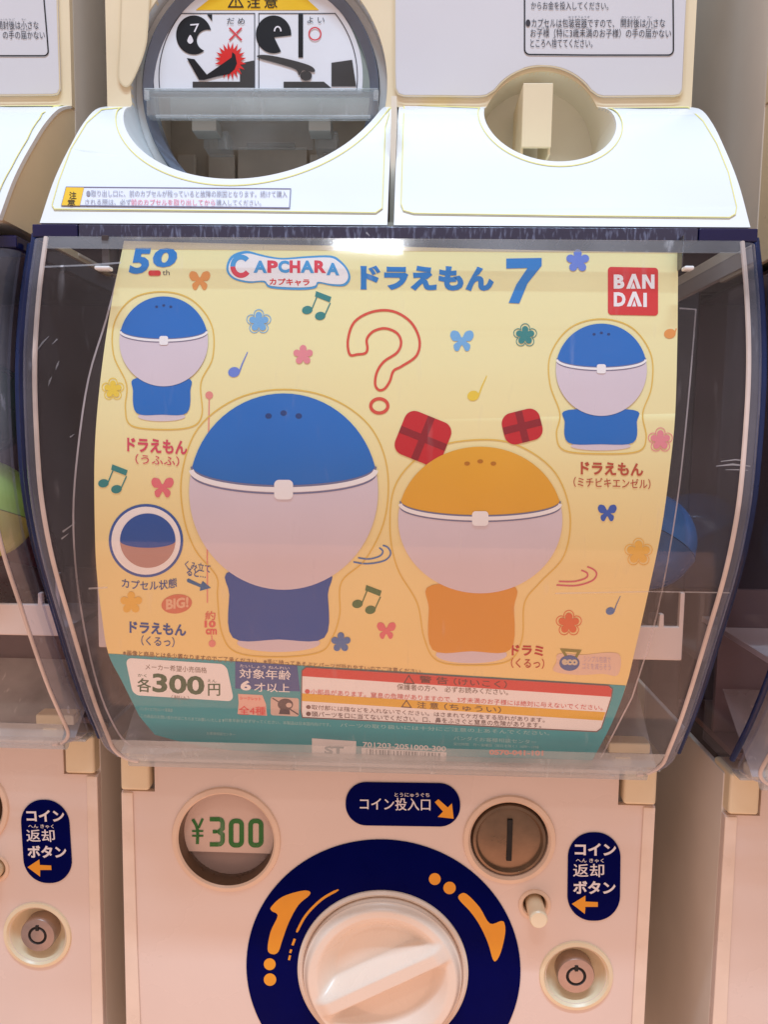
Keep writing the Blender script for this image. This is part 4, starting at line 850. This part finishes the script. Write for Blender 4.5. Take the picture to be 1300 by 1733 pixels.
D('phone_lettering', [g_text('0570-041-101', 828, 1268, 920, 1277, .02, .05)], 2, ink('phone coral', (240, 150, 130)), tl)
sb = D('safety_mark', [g_poly([(528, 1249), (603, 1254), (602, 1284), (528, 1279)])], 2, WHT); D('lettering', [g_text('ST', 549, 1262, 582, 1276, .03, .05)], 3, ink('safety teal print', (96, 130, 140)), sb)
bb = D('barcode_box', [g_poly([(612, 1265), (756, 1273), (755, 1288), (612, 1283)])], 2, WHT)
D('barcode_number', [g_text('701203-2051000-300', 614, 1255, 755, 1264, .055, .02)], 2, WHT, tl)
bars = []
random.seed(3); x = 620
while x < 745:
    w = random.choice((1.2, 2, 3.2)); y = 1266+(x-612)*.055; bars.append(g_poly([(x, y+1), (x+w, y+1), (x+w, y+13), (x, y+13)])); x += w+random.choice((1.5, 2.5, 4))
D('bar_code', bars, 3, ink('bar grey print', (110, 120, 124)), bb)
# clear sleeve round the poster
sl = spl([(206, 440), (180, 540), (150, 640), (132, 760), (124, 870), (130, 980), (148, 1090), (172, 1180), (200, 1240), (222, 1262)], False, 4)+spl([(500, 1275), (800, 1290), (1008, 1300)], False, 3)+spl([(1070, 1180), (1112, 1040), (1145, 860), (1165, 680), (1178, 524)], False, 4)+[(1150, 522), (1149, 432)]
slv = decal('clear_sleeve', [g_poly(sl)], CARDP, -.0012, clear('sleeve film', (1, .99, 1), .02, (.75, .68, .70), .1, .08, .03, .08), CARD)
decal('sleeve_edge', [stroke(sl[:38], 3.2), stroke(sl[-25:-1], 2.6)], CARDP, -.0006, clear('sleeve edge film', (.9, .88, .9), .35, (.82, .74, .76), .2, .1, .3, .4), slv)

# ================================================================ capsules
def capsule(px, py, Y, r, m_top, m_low, label, tilt=0., grp='capsules inside the clear boxes'):
    c = P(px, py, Y); T = thing('toy_capsule', (c[0], c[1], c[2]-r), label, 'toy capsule', grp)
    for s, m, nm in ((1, m_top, 'upper_half'), (-1, m_low, 'lower_half')):
        bm = bmesh.new(); rings = []
        for i in range(15):
            a = math.radians(90*i/14); rr = r*math.cos(a)*(1.0 if i else 1.03); h = r*math.sin(a)
            rings.append([bm.verts.new((rr*math.cos(2*math.pi*k/48), rr*math.sin(2*math.pi*k/48), s*(h+.0002))) for k in range(48)] if i < 14 else [bm.verts.new((0, 0, s*(r+.0002)))])
        for A, B in zip(rings, rings[1:]):
            for k in range(48):
                if len(B) == 1: bm.faces.new((A[k], A[(k+1) % 48], B[0]))
                else: bm.faces.new((A[k], A[(k+1) % 48], B[(k+1) % 48], B[k]))
        bmesh.ops.rotate(bm, verts=bm.verts, cent=(0, 0, 0), matrix=Matrix.Rotation(tilt, 3, 'Y')@Matrix.Rotation(-.3, 3, 'X'))
        for v in bm.verts: v.co += Vector(c)
        from_bm(nm, bm, m, T, smooth=60)
    return T
cb = mat('blue capsule plastic', (30, 124, 196), .2, .6, .12, 60); cw = clear('capsule clear half', (.8, .86, .95), .35, (.45, .6, .8), .3, .1, .3, .4)
capsule(1092, 915, .414, .0262, cb, mat('deep blue capsule plastic', (26, 92, 150), .25, .6, .2, 80), 'blue capsule peeping out behind the right edge of the poster', .5)
capsule(-28, 862, .40, .0262, mat('lime capsule plastic', (176, 206, 84), .25, .5), mat('yellow green capsule plastic', (206, 204, 96), .25, .5), 'lime green capsule at the left edge in the neighbouring box', .2)
capsule(-30, 690, .43, .0262, mat('dark green capsule plastic', (12, 74, 54), .25, .5), mat('green capsule plastic', (20, 66, 50), .25, .5), 'dark green capsule above the lime green one', .2)
capsule(30, 955, .45, .0262, mat('dark red capsule plastic', (92, 16, 26), .25, .5), mat('maroon capsule plastic', (70, 14, 22), .25, .5), 'dark red capsule low behind the lime green one', .2)
